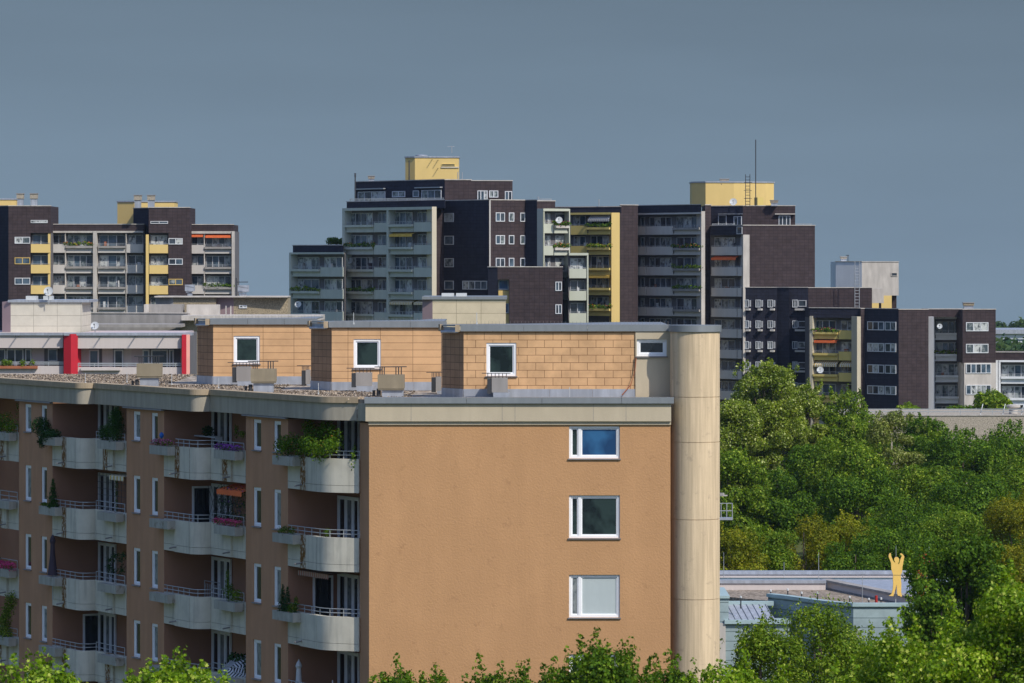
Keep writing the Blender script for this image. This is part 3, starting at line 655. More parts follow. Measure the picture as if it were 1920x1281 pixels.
for i, (px, py, Y) in enumerate(((410, 716, 163), (500, 720, 160), (597, 724, 156), (160, 708, 170), (238, 706, 171), (322, 712, 168), (940, 733, 150.6), (1068, 729, 150.6), (663, 583, 152.6), (894, 590, 152.7))):
    zb = 20.93 if py > 650 else PZT
    o = obj('lightning_rod', MB().tube([(XX(px, Y), Y, zb), (XX(px, Y), Y, zb+.42)], .012, n=5).cyl(XX(px, Y), Y, .03, zb, zb+.06, 8), MT['plastic'], nb_)
# ------------------------------------------------------------------ things on the near balconies
def zr(j): return 18.81-PER*j                           # parapet top of storey j
F0, F1, F2 = U(0), U(1), U(2)
plant('climbing_plant', 'tall leafy climber filling the topmost balcony next to the sunlit end wall', 'plant', F0,
      [(t, .2+.1*math.sin(t*3), 18.95+.35*abs(math.sin(t*2.1)), .32, .35) for t in np.arange(-.7, 3.4, .33)]+[(t, -.3, 19.6+.2*math.sin(4*t), .26, .45) for t in np.arange(-.4, 2.2, .4)]+[(-.95, -.7, 18.8, .13, .5)], 5200, .08, 'dark', petals='f_orange', pn=40)
plant('herb_plant', 'short herbs in the planter of the second balcony down next to the end wall', 'plant', F0, [(2.2, .25, 16.1, .15, .15), (2.7, .25, 16.12, .17, .18), (3.1, .25, 16.08, .15, .15), (.2, -.2, 16.15, .15, .16)], 700, .05, 'dark')
def cone(F, t, z, r, h, n=7): return [(t, .25, z+h*(i+.5)/n, r*(1-i/n*.85), h/n*.75) for i in range(n)]
plant('dwarf_conifer', 'dark twin-peaked dwarf conifer on the third balcony down next to the end wall', 'plant', F0, cone(F0, 3.0, zr(2)-.05, .22, .95)+cone(F0, 2.6, zr(2)-.05, .2, .9), 2200, .05, 'conifer')
plant('flowering_shrub', 'small yellow-green shrub beside the twin-peaked conifer', 'plant', F0, [(2.1, .25, zr(2)+.1, .2, .22), (1.95, .2, zr(2)+.35, .1, .2)], 500, .06, 'dark', petals='f_orange', pn=30)
for q, (t, zz_, lb) in enumerate(((1.9, 17.25-2*PER+.75, 'left'), (.2, 17.25-2*PER+.65, 'right'))):
    plant('hanging_basket', '%s purple hanging basket under the red striped awning' % ('left' if q == 0 else 'right'), 'hanging basket', F0, [(t, -.9, zz_, .22, .15), (t-.3, -.9, zz_, .2, .12)], 300, .05, 'dark', petals='f_purple', pn=420)
plant('petunia_plant', 'purple petunias in the topmost planter of the second balcony column', 'flowers', F0, [(t, .25, zr(0)+.06, .17, .14) for t in np.arange(7.0, 8.9, .25)], 700, .05, 'dark', petals='f_purple', pn=900)
plant('hanging_basket', 'potted trailing plant hanging under the cornice above the purple petunias', 'hanging basket', F0, [(7.8, -.3, 19.35, .16, .16), (8.6, -.4, 19.45, .12, .3)], 400, .05, 'dark')
plant('climbing_plant', 'dark climber on a trellis below the plain orange awning', 'plant', F0, [(t, -.1, zr(1)+z, .22, .25) for t in np.arange(7.1, 9.7, .45) for z in (.3, .75, 1.2)], 1600, .06, 'conifer', petals='f_purple', pn=70)
plant('petunia_plant', 'pink petunias in the planter below the plain orange awning', 'flowers', F0, [(t, .25, zr(1)+.08, .17, .15) for t in np.arange(7.0, 9.1, .25)], 600, .05, 'dark', petals='f_pink', pn=800)
plant('shrub', 'loose green shrub in the third planter down of the second balcony column', 'plant', F0, [(7.2, .2, zr(2)+.2, .25, .25), (7.9, .2, zr(2)+.3, .25, .35), (8.3, .1, zr(2)+.75, .1, .45)], 900, .06, 'dark')
plant('palm', 'dark potted palm behind the black and white striped parasol', 'plant', F0, [(t, -.5, zr(3)+z, .3, .3) for t in (7.6, 8.4, 9.0) for z in (-.3, .1, .45)], 1500, .13, 'conifer')
plant('geranium_plant', 'small red and white flowers with a blue gazing ball in the topmost third-column planter', 'flowers', F1, [(t, .25, zr(0)+.08, .17, .15) for t in np.arange(1.9, 3.6, .25)], 600, .05, 'dark', petals='f_mix', pn=420)
tag(obj('gazing_ball', MB().lathe(*F1.q(2.75, .25), [(.01, zr(0)+.25), (.07, zr(0)+.3), (.09, zr(0)+.38), (.07, zr(0)+.45), (.01, zr(0)+.5)], 12), MT['blue']), 'shiny blue ball among the red and white flowers', 'ornament')
plant('shelf_plant', 'dark fern standing on a wall shelf inside the topmost third-column loggia', 'plant', F1, [(1.9, -1.3, 19.35, .22, .2)], 500, .07, 'conifer')
plant('round_conifer', 'big rounded green conifer on the topmost planter of the fourth balcony column', 'plant', F1, [(7.5, .22, zr(0)+.35, .42, .45), (7.4, .22, zr(0)+.8, .33, .4), (7.3, .22, zr(0)+1.05, .18, .3), (8.6, .2, zr(0)+.25, .28, .3)], 5200, .055, 'thuja')
plant('climbing_plant', 'sparse climber trained up beside french windows, second balcony down, fourth column', 'plant', F1, [(8.6, -.3, zr(1)+z, .07, .25) for z in (.2, .6, 1.0)], 220, .06, 'dark')
plant('climbing_plant', 'airy climber hanging in front of the windows, third balcony down, fourth column', 'plant', F1, [(t, -.1, zr(2)+z, .16, .2) for t, z in ((7.3, 1.1), (7.7, .9), (8.2, 1.0), (8.8, .8), (8.9, .5), (8.5, .4), (7.6, .5))], 650, .07, 'conifer')
plant('juniper', 'dark drooping juniper spilling over the topmost fifth-column planter', 'plant', F2, [(3.5, .35, zr(0)+.35, .42, .38), (2.8, .35, zr(0)+.05, .35, .25), (2.2, .3, zr(0)+.1, .3, .2), (3.2, .4, zr(0)-.25, .2, .25)], 3600, .065, 'conifer')
plant('dwarf_conifer', 'slim green conifer on the second balcony down of the fifth column', 'plant', F2, cone(F2, 2.4, zr(1)-.05, .26, 1.15), 2200, .05, 'thuja')
plant('herb_plant', 'low white-flowered herbs left of the slim green conifer', 'plant', F2, [(3.2, .25, zr(1)+.04, .15, .1), (3.5, .25, zr(1)+.02, .12, .1)], 300, .05, 'dark')
plant('flowering_plant', 'orange-flowered plants on the topmost balcony at the left picture edge', 'plant', F2, [(t, .2, zr(0)+.3+.2*math.sin(t*5), .3, .35) for t in np.arange(7.0, 10, .4)]+[(7.4, -.2, zr(0)+.9, .15, .4)], 2200, .07, 'dark', petals='f_orange', pn=160)
plant('dwarf_conifer', 'small dark conifer above pink geraniums at the left picture edge', 'plant', F2, cone(F2, 8.9, zr(2)+.1, .25, .7), 900, .05, 'conifer')
plant('geranium_plant', 'bright pink geraniums in the third planter down at the left picture edge', 'flowers', F2, [(t, .28, zr(2)+.1, .2, .17) for t in np.arange(6.9, 9.6, .3)], 700, .06, 'dark', petals='f_pink', pn=1100, pls=.07)
plant('climbing_plant', 'dense leafy climber hanging down over the fourth balcony at the left picture edge', 'plant', F2, [(7.6+.4*math.sin(z*3), .2, zr(3)+z, .3, .28) for z in np.arange(0, 1.7, .2)]+[(t, .25, zr(3)+.1, .25, .2) for t in (8.2, 8.8, 9.4)], 2800, .07, 'mid')
# awnings
def awning(F, t0, t1, d0, d1, z, mat, lab, drop=.35, par=None):
    m = MB(); n_ = 1
    m.face([F.p(t0, d0, z), F.p(t1, d0, z), F.p(t1, d1, z-drop), F.p(t0, d1, z-drop)], [(t0, 0), (t1, 0), (t1, 1), (t0, 1)])
    m.face([F.p(t0, d0, z-.02), F.p(t1, d0, z-.02), F.p(t1, d1, z-drop-.02), F.p(t0, d1, z-drop-.02)], [(t0, 0), (t1, 0), (t1, 1), (t0, 1)])
    w_ = (t1-t0); k_ = max(3, int(abs(w_)/.16))
    for i in range(k_):
        a = t0+w_*i/k_; b = t0+w_*(i+1)/k_
        m.face([F.p(a, d1, z-drop), F.p(b, d1, z-drop), F.p(b, d1, z-drop-.14), F.p((a+b)/2, d1, z-drop-.19), F.p(a, d1, z-drop-.14)], [(a, 0), (b, 0), (b, 1), ((a+b)/2, 1), (a, 1)])
    return obj('awning', m, MT[mat], par or nb_, lab)
awning(F0, .3, 2.9, -1.5, -.3, 17.55-PER, 'st_red', 'red and white striped awning', .1)
awning(F0, 6.9, 9.2, -.6, .15, 17.5, 'orange', 'plain orange awning', .22)
awning(F1, 6.9, 8.4, -.5, .1, 17.5, 'st_yel', 'yellow and white striped awning', .08)
# closed parasols
def parasol(F, t, d, z, h, mat, lab):
    x, y = F.q(t, d); r = thing('parasol', lab, 'parasol', (x, y, z-1.0))
    m = MB(); n_ = 14; prof = [(.02, h), (.07, h*.93), (.10, h*.85), (.07, h*.78), (.09, h*.5), (.13, h*.25), (.17, h*.05)]
    for (r0, z0), (r1, z1) in zip(prof, prof[1:]):
        b0 = len(m.v)
        for q in range(n_):
            a = 2*math.pi*q/n_; kf = 1+.25*(q % 2); m.v += [(x+r0*kf*math.cos(a), y+r0*kf*math.sin(a), z+z0), (x+r1*kf*math.cos(a), y+r1*kf*math.sin(a), z+z1)]
        for q in range(n_): q2 = (q+1) % n_; m.f.append([b0+2*q, b0+2*q2, b0+2*q2+1, b0+2*q+1]); m.sm.append(True); m.uv.append([(0, 0)]*4)
    obj('canopy', m, MT[mat], r); obj('pole', MB().cyl(x, y, .025, z-.9, z+h+.04, 8), MT['rail'], r)
parasol(F2, 2.7, .15, zr(2)-.05, 1.7, 'dark_canvas', 'closed dark plum parasol on the third balcony down, fifth column')
parasol(F0, 2.6, -.2, zr(3)-.35, 1.35, 'canvas', 'closed white parasol on the lowest visible balcony next to the end wall')
x, y = F0.q(8.2, -.1); r = thing('parasol', 'tilted black and white striped parasol on the lowest visible balcony of the second column', 'parasol', (x, y, zr(3)-1))
m = MB(); c_ = Vector((x, y, zr(3)+.0)); ax = Vector((-.55, -.5, .65)).normalized(); a_ = ax.cross(Vector((0, 0, 1))).normalized(); b2 = ax.cross(a_); n_ = 8
tip = c_+ax*.35
for q in range(n_):
    p0 = c_+(a_*math.cos(2*math.pi*q/n_)+b2*math.sin(2*math.pi*q/n_))*.95; p1 = c_+(a_*math.cos(2*math.pi*(q+1)/n_)+b2*math.sin(2*math.pi*(q+1)/n_))*.95
    m.face([tip, p0, p1], [(.0, 0), (.9, 0), (.9, .7)])
obj('canopy', m, MT['st_bw'], r); obj('pole', MB().tube([tuple(tip), tuple(c_-ax*1.2)], .02), MT['rail'], r)
x, y = F0.q(.6, -.6); tag(obj('cloth_bag', MB().lathe(x, y, [(.05, zr(3)-.35), (.13, zr(3)-.3), (.14, zr(3)-.1), (.09, zr(3)+.1), (.03, zr(3)+.25), (.015, zr(3)+.45)], 12), MT['canvas']), 'white cloth bag hanging right of the closed white parasol', 'bag')
# clothes horse, shelf, lantern, trellis
m = MB(); F = F1
for t in np.arange(.6, 1.9, .16): m.tube([F.p(t, -1.2, zr(2)-.3), F.p(t, -1.2, zr(2)+.35)], .012, n=4)
m.tube([F.p(.5, -1.2, zr(2)+.45), F.p(2.0, -1.2, zr(2)+.45)], .016, n=4); m.tube([F.p(.5, -1.2, zr(2)+.45), F.p(.5, -1.2, zr(2)-.9)], .016, n=4); m.tube([F.p(2.0, -1.2, zr(2)+.45), F.p(2.0, -1.2, zr(2)-.9)], .016, n=4)
tag(obj('clothes_horse', m, MT['rail']), 'thin metal clothes horse in the third loggia down of the third column', 'clothes horse')
obj('wall_shelf', MB().box(F1, 1.0, 3.0, -1.5, -1.2, 19.12, 19.17).box(F1, 1.0, 1.04, -1.5, -1.2, 19.0, 19.12), MT['plastic'], nb_)
x, y = F0.q(.3, -1.85); r = thing('wall_lantern', 'small dark wall lantern in the lowest visible loggia next to the end wall', 'lantern', (x, y, zr(3)+.55))
obj('lantern_frame', MB().lathe(x, y, [(.02, zr(3)+.95), (.10, zr(3)+.85), (.08, zr(3)+.83), (.07, zr(3)+.6), (.02, zr(3)+.55)], 6), MT['darkmetal'], r); obj('lantern_glass', MB().cyl(x, y, .055, zr(3)+.64, zr(3)+.8, 6), MT['glassc'], r)
m = MB()
for q in range(9):
    a = 7.0+q*.3
    m.tube([F0.p(a, .02, zr(1)+.1), F0.p(a+.9, .02, zr(1)+1.35)], .01, n=4); m.tube([F0.p(a+.9, .02, zr(1)+.1), F0.p(a, .02, zr(1)+1.35)], .01, n=4)
tag(obj('trellis', m, MT['darkmetal']), 'dark crossed lattice behind the pink petunias under the orange awning', 'trellis')
m = MB()
for q in range(8): m.tube([F1.p(7.0+q*.38, .0, zr(1)+.0), F1.p(7.0+q*.38, .0, zr(1)+1.45)], .009, n=4)
for q in range(6): m.tube([F1.p(6.9, .0, zr(1)+.1+q*.25), F1.p(9.9, .0, zr(1)+.1+q*.25)], .008, n=4)
tag(obj('wire_grid', m, MT['darkmetal']), 'thin wire grid screening the second balcony down of the fourth column', 'trellis')

for k, j, d0 in ((0, 2, .98), (1, 1, 1.15), (2, 3, 1.3), (1, 4, 1.1), (0, 4, 1.0)):   # balcony doors in the loggia side walls
    F = U(k); o = F.q(3.1, 0); FS = Frame(o[0], o[1], -NRM[0], -NRM[1], -DIR[0], -DIR[1])
    f = obj('balcony_door', MB().box(FS, d0, d0+.08, 0, .05, 17.85-PER*j, 20.0-PER*j).box(FS, d0+.72, d0+.8, 0, .05, 17.85-PER*j, 20.0-PER*j).box(FS, d0+.08, d0+.72, 0, .05, 19.92-PER*j, 20.0-PER*j), MT['white'], nb_)
    obj('pane', MB().box(FS, d0+.08, d0+.72, 0, .02, 17.85-PER*j, 19.92-PER*j), MT['glass'], f)
for k in (0, 1):
    obj('downpipe', MB().tube([U(k).p(9.0, -1.3, 3), U(k).p(9.0, -1.3, 20.1)], .035, n=6), MT['conc_side'], nb_)

# loose pebbles standing proud of the gravel, nearest strip of the roof
rg_ = np.random.default_rng(77); pc = []
while len(pc) < 16000:
    x = rg_.uniform(-27, 5); y = rg_.uniform(150.5, 184); f0 = ((x+6.65)*NRM[0]+(y-151.2)*NRM[1])
    k_ = (y-151.2)/8.56
    if f0 < -.4+.631*max(0, min(3, int((-(x+6.65)*.4617+(y-151.2)*.887)/9.98))) and not any(p[0]-1 < x < p[1]+1.4 and p[2]-.3 < y for p in [(-2.6, 9, 151.4), (-7.7, -2.67, 160.5), (-12.6, -7.9, 168.5)]): pc.append((x, y, 20.935))
pc = np.array(pc); lo_ = np.array((0, 150, 0)); nm_ = rg_.normal(0, 1, pc.shape)
pm, t_, b_ = nodes('loose_pebble'); g_ = t_.nodes.new('ShaderNodeNewGeometry'); t_.links.new(ramp(t_, g_.outputs['Random Per Island'], (.07, .05, .035, 1), (.50, .41, .31, 1), .2, 1.0), b_.inputs['Base Color']); b_.inputs['Roughness'].default_value = .9
pb = link('loose_pebbles', leaf_mesh('loose_pebbles', pc-lo_, nm_, .075, DIA*np.array([1, 1.3]), pm), nb_, (0, 0, 0)); pb['kind'] = 'stuff'
# ------------------------------------------------------------------ distant apartment buildings
PK = ['far1', 'far1', 'far3', 'far2', 'far4', 'far4', 'far3', 'far2']
class Bld:
    def __init__(s, name, label, Y, cat='building', zmin=0):
        s.Y = Y; s.root = thing(name, label, cat, (XX(1000, Y), Y, 0)); s.cp = None; s.cy = None; s.zmin = zmin; s.rn = random.Random(int(Y)+len(label))
    def z(s, py): return ZZ(py, s.Y)
    def frame(s, px0, px1, th, Y=None):
        """vertical plane from column px0 to px1, turned th degrees to the left"""
        if Y is None: Y = s.cy if (s.cp is not None and abs(s.cp-px0) < .6) else s.Y
        ox = XX(px0, Y); F = facing(ox, Y, R(th)); F.px0 = px0; F.th = R(th)
        u1 = F.at(px1); s.cp = px1; s.cy = F.q(u1, 0)[1]; F.w = u1
        return F
    def wall(s, px0, px1, top, th=0, mat='slate', Y=None, bot=None, rec=0, head=None, dep=10, name='wall', cap=True):
        """solid block behind the plane; rec = recess of the wall behind balconies, head = row where a flush top band ends"""
        F = s.frame(px0, px1, th, Y); zt = s.z(top); z0 = s.zmin if bot is None else s.z(bot)
        def pr(a, b, d, za, zb): m = MB(); k = -d*math.tan(F.th); A = F.q(a-k, d); B = F.q(b-k, d); return m.prism([A, B, (B[0], B[1]+dep+abs(d)), (A[0], A[1]+dep+abs(d))], za, zb)
        if rec:
            zh = s.z(head)
            obj(name, pr(0, F.w, -rec, z0, zh), MT['interior'], s.root)
            if zt-zh > .05: obj(name, pr(0, F.w, 0, zh, zt), MT[mat], s.root)
        else: obj(name, pr(0, F.w, 0, z0, zt), MT[mat], s.root)
        if cap:
            A = F.q(-.05, .08); B = F.q(F.w+.05, .08); obj('roof_edge', MB().prism([A, B, (B[0], B[1]+.5), (A[0], A[1]+.5)], zt, zt+.10), MT['lightc'], s.root)
        return F
    def win(s, F, px0, px1, y0, y1, n=2, d=0.0, fm='frame_far', pk=None, dep=.10, fw=.09, tall=False, root=None):
        u0, u1 = sorted((F.at(px0), F.at(px1))); z1, z0 = s.z(y0), s.z(y1); m = MB()
        m.box(F, u0, u0+fw, d-.02, d+dep, z0, z1).box(F, u1-fw, u1, d-.02, d+dep, z0, z1).box(F, u0+fw, u1-fw, d-.02, d+dep, z1-fw, z1).box(F, u0+fw, u1-fw, d-.02, d+dep, z0, z0+fw)
        w_ = (u1-u0)/n
        for i in range(1, n): m.box(F, u0+w_*i-fw*.55, u0+w_*i+fw*.55, d-.02, d+dep*.9, z0+fw, z1-fw)
        f = obj('window', m, MT[fm], root or s.root)
        for i in range(n):
            obj('pane', MB().box(F, u0+w_*i+(fw if i == 0 else fw*.55), u0+w_*(i+1)-(fw if i == n-1 else fw*.55), d-.02, d+dep*.35, z0+fw, z1-fw), MT[pk or s.rn.choice(PK)], f)
        return f
    def fin(s, F, px0, px1, y0, mat='beige', d0=-.98, d1=.12, bot=None):
        u0, u1 = F.at(px0), F.at(px1); obj('fin', MB().box(F, u0, u1, d0, d1, s.zmin if bot is None else s.z(bot), s.z(y0)), MT[mat], s.root)
    def fascia(s, F, px0, px1, y0, y1, mat='beige', d0=-.98, d1=.15):
        obj('fascia', skew(F, F.at(px0)+.02, F.at(px1)-.02, d0, d1, s.z(y1), s.z(y0)), MT[mat], s.root)
    def bay(s, F, px0, px1, rows, kind='flush', mat='beige', n=3, rec=1.0, fm='frame_dim', plants=(), awn={}, tm=None, winh=2.25, deco=True, per=None):
        u0, u1 = F.at(px0)+.03, F.at(px1)-.03
        for i, yb in enumerate(rows):
            zb = s.z(yb)
            m = skew(F, u0, u1, -rec, -.11, zb, zb+.2)
            if kind == 'flush': m.box(F, u0, u1, -.11, 0, zb, zb+1.17)
            else: m.box(F, u0+.05, u1-.05, -.22, -.10, zb, zb+.62)
            b = obj('balcony', m, MT[mat], s.root)
            if kind == 'trough':
                obj('planter', MB().box(F, u0, u1, -.25, .22, zb+.64, zb+.94), MT[tm or mat], b); zt = zb+.94
            else: zt = zb+1.17
            r = MB(); hh = .36 if kind == 'trough' else .16; dr = -.2 if kind == 'trough' else -.06
            r.box(F, u0, u1, dr-.02, dr+.02, zt+hh-.04, zt+hh)
            if kind == 'trough': r.box(F, u0, u1, dr-.02, dr+.02, zt+hh*.5-.03, zt+hh*.5)
            k_ = max(2, int((u1-u0)/1.2))
            for q in range(k_+1): x = u0+.03+(u1-u0-.06)*q/k_; r.box(F, x-.025, x+.025, dr-.018, dr+.018, zt, zt+hh-.04)
            obj('railing', r, MT['rail'], b)
            k = rec*math.tan(F.th); s.win_u(F, u0+.12-(k*.4 if k > 0 else k), u1-.12-(k if k > 0 else k*.4), zb+.25, zb+.2+winh, n, -rec, fm)
            if deco:
                m2 = MB(); rn = s.rn
                if rn.random() < .6:
                    x = u0+(u1-u0)*rn.uniform(.15, .8); hgt = rn.uniform(.3, .9); m2.box(F, x, x+rn.uniform(.15, .5), -.9, -.6, zb+.2, zb+.9+hgt)
                    obj('stored_item', m2, MT[rn.choice(['plastic', 'dark_canvas', 'canvas', 'terracotta', 'greyc', 'interior'])], b)
            if i in plants:
                bl = [(*F.p(u0+(u1-u0)*q/6, 0.0 if kind == 'trough' else -.2, zt+.12+s.rn.uniform(0, .25)), .38, .3, s.rn.uniform(.18, .4)) for q in range(7)]
                c, nm = blob_points(bl, 420, .3); lo = np.array(F.p(u0, 0, zt))
                rt = thing('balcony_plant', PLAB.pop(0) if PLAB else 'leafy balcony planting', 'plant', tuple(lo)); link('leaves', leaf_mesh('leaves', c-lo, nm, .22, DIA, LF['mid' if s.rn.random() < .4 else 'dark']), rt, (0, 0, 0))
                if s.rn.random() < .6: c, nm = blob_points(bl, 60, .9, 1); link('petals', leaf_mesh('petals', c-lo, nm, .14, DIA, MT[s.rn.choice(['f_pink', 'f_orange', 'f_mix'])]), rt, (0, 0, 0))
            if i in awn:
                mt_, dr_ = awn[i]; za = zb+2.72
                a = MB(); a.face([F.p(u0+.1, -rec+.3, za), F.p(u1-.1, -rec+.3, za), F.p(u1-.1, .1, za-dr_), F.p(u0+.1, .1, za-dr_)], [(0, 0), (u1-u0, 0), (u1-u0, 1), (0, 1)])
                a.box(F, u0+.1, u1-.1, .08, .12, za-dr_-.28, za-dr_); obj('awning', a, MT[mt_], s.root)
    def win_u(s, F, u0, u1, z0, z1, n, d, fm):
        m = MB(); fw = .08
        m.box(F, u0, u1, d, d+.10, z1-fw, z1).box(F, u0, u1, d, d+.10, z0, z0+fw)
        w_ = (u1-u0)/n
        for i in range(n+1): m.box(F, u0+w_*i-fw*.6 if i else u0, u0+w_*i+fw*.6 if i < n else u1, d, d+.098, z0+fw, z1-fw)
        f = obj('window', m, MT[fm], s.root)
        for i in range(n): obj('pane', MB().box(F, u0+w_*i+fw, u0+w_*(i+1)-fw, d, d+.04, z0+fw, z1-fw), MT[s.rn.choice(PK)], f)
def rows(y, p, n): return [y+p*i for i in range(n)]
PLAB = []
def skew(F, u0, u1, d0, d1, z0, z1, m=None):          # slab whose ends run straight back from the camera-side corners
    k = lambda d: -d*math.tan(F.th)
    return (m or MB()).prism([F.q(u0-k(d1), d1), F.q(u1-k(d1), d1), F.q(u1-k(d0), d0), F.q(u0-k(d0), d0)], z0, z1)
SH_, LT_ = 52, -32                                      # shaded faces turn left, sunlit faces turn right
# --- far left complex
b = Bld('apartment_building', 'dark slate apartment block with yellow balconies at the far left behind the white building', 580)
b.wall(-60, 0, 387, 0, 'slate_shade'); b.wall(0, 16, 387, SH_, 'slate_shade')
F = b.wall(16, 57, 387, -6, 'slate'); F2_ = b.wall(57, 95, 387, -6, 'slate', rec=1.0, head=437)
for yb in (457, 495.5, 533.5): b.win(F, 27.5, 56.5, yb-12.5, yb, 2, fm='frame_yel' if yb == 495.5 else 'frame_far')
b.win(F2_, 57.5, 89.5, 413, 418.5, 2, fm='frame_dim')
b.bay(F2_, 57.5, 94, rows(474, 38.6, 4), 'flush', 'yellow', 2)
b.fin(F2_, 90, 94.5, 437, 'yellow', -.98, -.13)
F = b.wall(95, 270, 421, 4, 'slate', rec=1.0, head=433, Y=582); b.fascia(F, 95, 181, 433, 436.5, 'lightc'); b.fascia(F, 182, 269, 433, 436.5, 'lightc')
r_ = rows(474, 38.5, 4)
PLAB += ['row of red and yellow flowers on the topmost left balcony of the far left block', 'bushy green planting on the third balcony at the right end of the far left block']
b.bay(F, 95.5, 122, r_, 'flush', 'beige', 2); b.bay(F, 123, 174.5, r_, 'trough', 'beige', 4, tm='greyc', plants=(0,))
b.bay(F, 183, 235.5, r_, 'trough', 'beige', 3, tm='greyc'); b.bay(F, 237, 269, r_, 'flush', 'beige', 2)
b.fin(F, 175, 182, 433, 'lightc', -.98, .25); b.fin(F, 121.8, 122.8, 433, 'beige', -.98, .02); b.fin(F, 235.8, 236.8, 433, 'beige', -.98, .02)
F = b.wall(250, 279, 390, SH_, 'slate_shade', Y=586, dep=5)
F = b.wall(279, 316, 390, -6, 'slate', rec=1.0, head=437, Y=578); b.win(F, 282, 315, 415, 420, 2, fm='frame_dim')
b.bay(F, 279.5, 315.5, rows(475, 38.4, 4), 'flush', 'yellow', 2); b.fin(F, 273.5, 279, 440, 'yellow', -.98, -.1)
F = b.wall(316, 356, 390, -6, 'slate')
for yb in (458.5, 496.5, 534.5): b.win(F, 316, 342.5, yb-11.5, yb, 2, fm='frame_yel' if yb > 520 else 'frame_far')
F = b.wall(356, 438, 421.5, 4, 'slate', rec=1.0, head=433.5, Y=582); b.fascia(F, 356, 437, 433.5, 438, 'lightc')
b.bay(F, 356.5, 382.5, rows(475.5, 38, 4), 'flush', 'beige', 2, awn={0: ('orange', .2)}); b.bay(F, 383.5, 434.5, rows(475.5, 38, 4), 'trough', 'beige', 4, tm='greyc', plants=(2,), awn={0: ('orange', .3)})
b.fin(F, 435, 438.5, 433.5, 'lightc', -.98, .3); b.fin(F, 382.4, 383.4, 433.5, 'beige', -.98, .02)
def lift(b, segs, y0, y1, mat, Y, dep=6, cap='zinc'):
    b.cp = None; first = True
    for (a, c, th) in segs:
        F = b.frame(a, c, th, Y if first else None); first = False
        A = F.q(0, 0); B = F.q(F.w, 0)
        obj('lift_house', MB().prism([A, B, (B[0], B[1]+dep), (A[0], A[1]+dep)], b.z(y1), b.z(y0)), MT[mat], b.root)
        A = F.q(-.08, .1); B = F.q(F.w+.08, .1); obj('roof_edge', MB().prism([A, B, (B[0], B[1]+dep+.2), (A[0], A[1]+dep+.2)], b.z(y0)+.003, b.z(y0)+.18), MT[cap], b.root)
    return F
lift(b, [(-40, 30, -6)], 374, 388, 'yellow', 583); lift(b, [(220, 252, 30), (252, 327, -4)], 377, 422, 'yellow', 592)
def chimney(b, px0, px1, y0, y1, Y, mat='pebble_grey'):
    x0, x1 = XX(px0, Y), XX(px1, Y); z0, z1 = b.z(y1), b.z(y0); h = z1-z0
    c = obj('chimney', MB().abox(x0, x1, Y, Y+1, z0+h*.62, z1), MT[mat], b.root)
    obj('chimney_base', MB().abox(x0+.08, x1-.08, Y+.1, Y+.9, z0, z0+h*.62), MT['zinc'], c)
    obj('chimney_lid', MB().abox(x0-.08, x1+.08, Y-.08, Y+1.08, z1+.002, z1+.09), MT['greyc'], c)
for a, c in ((31, 44), (56, 70)): chimney(b, a, c, 364, 387, 579)
for a, c in ((251, 265), (276, 290)): chimney(b, a, c, 367, 390, 579)
# --- mid left complex
b = Bld('apartment_building', 'stepped dark tower complex with grey balcony fronts and a yellow lift house, left of centre', 540)
PLAB[:] = []; PLAB += ['green pots on the second trough balcony of the low grey wing', 'dark clipped shrubs on the second trough balcony of the stepped dark tower', 'low planting along the fourth trough balcony of the stepped dark tower',
         'red flowers on the top cream balcony facing right', 'red and yellow flowers on the second cream balcony facing right', 'dark red flowers on the top balcony beside the tall yellow fin', 'purple flowers on the second balcony beside the tall yellow fin', 'thick green trailing plants on the fifth yellow balcony beside the tall fin']
F = b.wall(543, 645, 474, SH_, 'slate_shade', rec=1.0, head=475, cap=False); r_ = rows(518.5, 41, 4)
b.wall(549, 643, 460.5, SH_, 'slate_shade', bot=474, Y=545, dep=8)
b.fascia(F, 543.5, 645, 473.5, 477, 'greyp'); b.fin(F, 543.5, 546.5, 474, 'greyp')
b.bay(F, 547, 599.5, r_, 'trough', 'greyp', 3, tm='greyp', plants=(1,)); b.bay(F, 600.5, 643, r_, 'flush', 'greyp', 3)
F = b.wall(643, 810, 391, SH_, 'slate_shade', rec=1.0, head=391.5, Y=538, cap=False); r_ = rows(436.3, 41.3, 6)
b.fascia(F, 643, 810, 391, 396, 'greyp'); b.fin(F, 643, 647.5, 391, 'greyp'); b.fin(F, 726, 729.5, 391, 'greyp')
b.bay(F, 648, 700, r_, 'trough', 'greyp', 4, tm='greyp', plants=(1, 3)); b.bay(F, 701, 725.5, r_, 'flush', 'greyp', 2)
b.bay(F, 730, 774.5, r_, 'trough', 'greyp', 3, tm='greyp', awn={1: ('mustard', .25), 4: ('st_yel', .3)}); b.bay(F, 775.5, 809.5, r_, 'flush', 'greyp', 3, awn={4: ('st_yel', .3)})
Ffin = b.frame(810, 818.5, -20); obj('fin', MB().box(Ffin, 0, Ffin.w, -2, 0, 0, b.z(391)), MT['cream'], b.root)
F = b.wall(650, 834, 378, SH_, 'slate_shade', Y=545, bot=392, dep=14)
b.wall(818.5, 832, 378.5, -25, 'slate', Y=533, dep=14)
F = b.wall(832, 918, 378.5, SH_, 'slate_shade')
for y0 in (401, 443, 484.5, 526): b.win(F, 834, 851, y0, y0+16.5, 1, fm='frame_dim')
b.win(F, 868, 914, 526, 542, 4)
Yc = b.cy
obj('corner_trim', MB().prism([(XX(917.3, Yc), Yc-.05), (XX(920, Yc), Yc-.05), (XX(920, Yc), Yc+.3), (XX(917.3, Yc), Yc+.3)], b.z(503), b.z(378.5)), MT['beige'], b.root)
F = b.wall(918, 985, 378.5, LT_, 'slate')
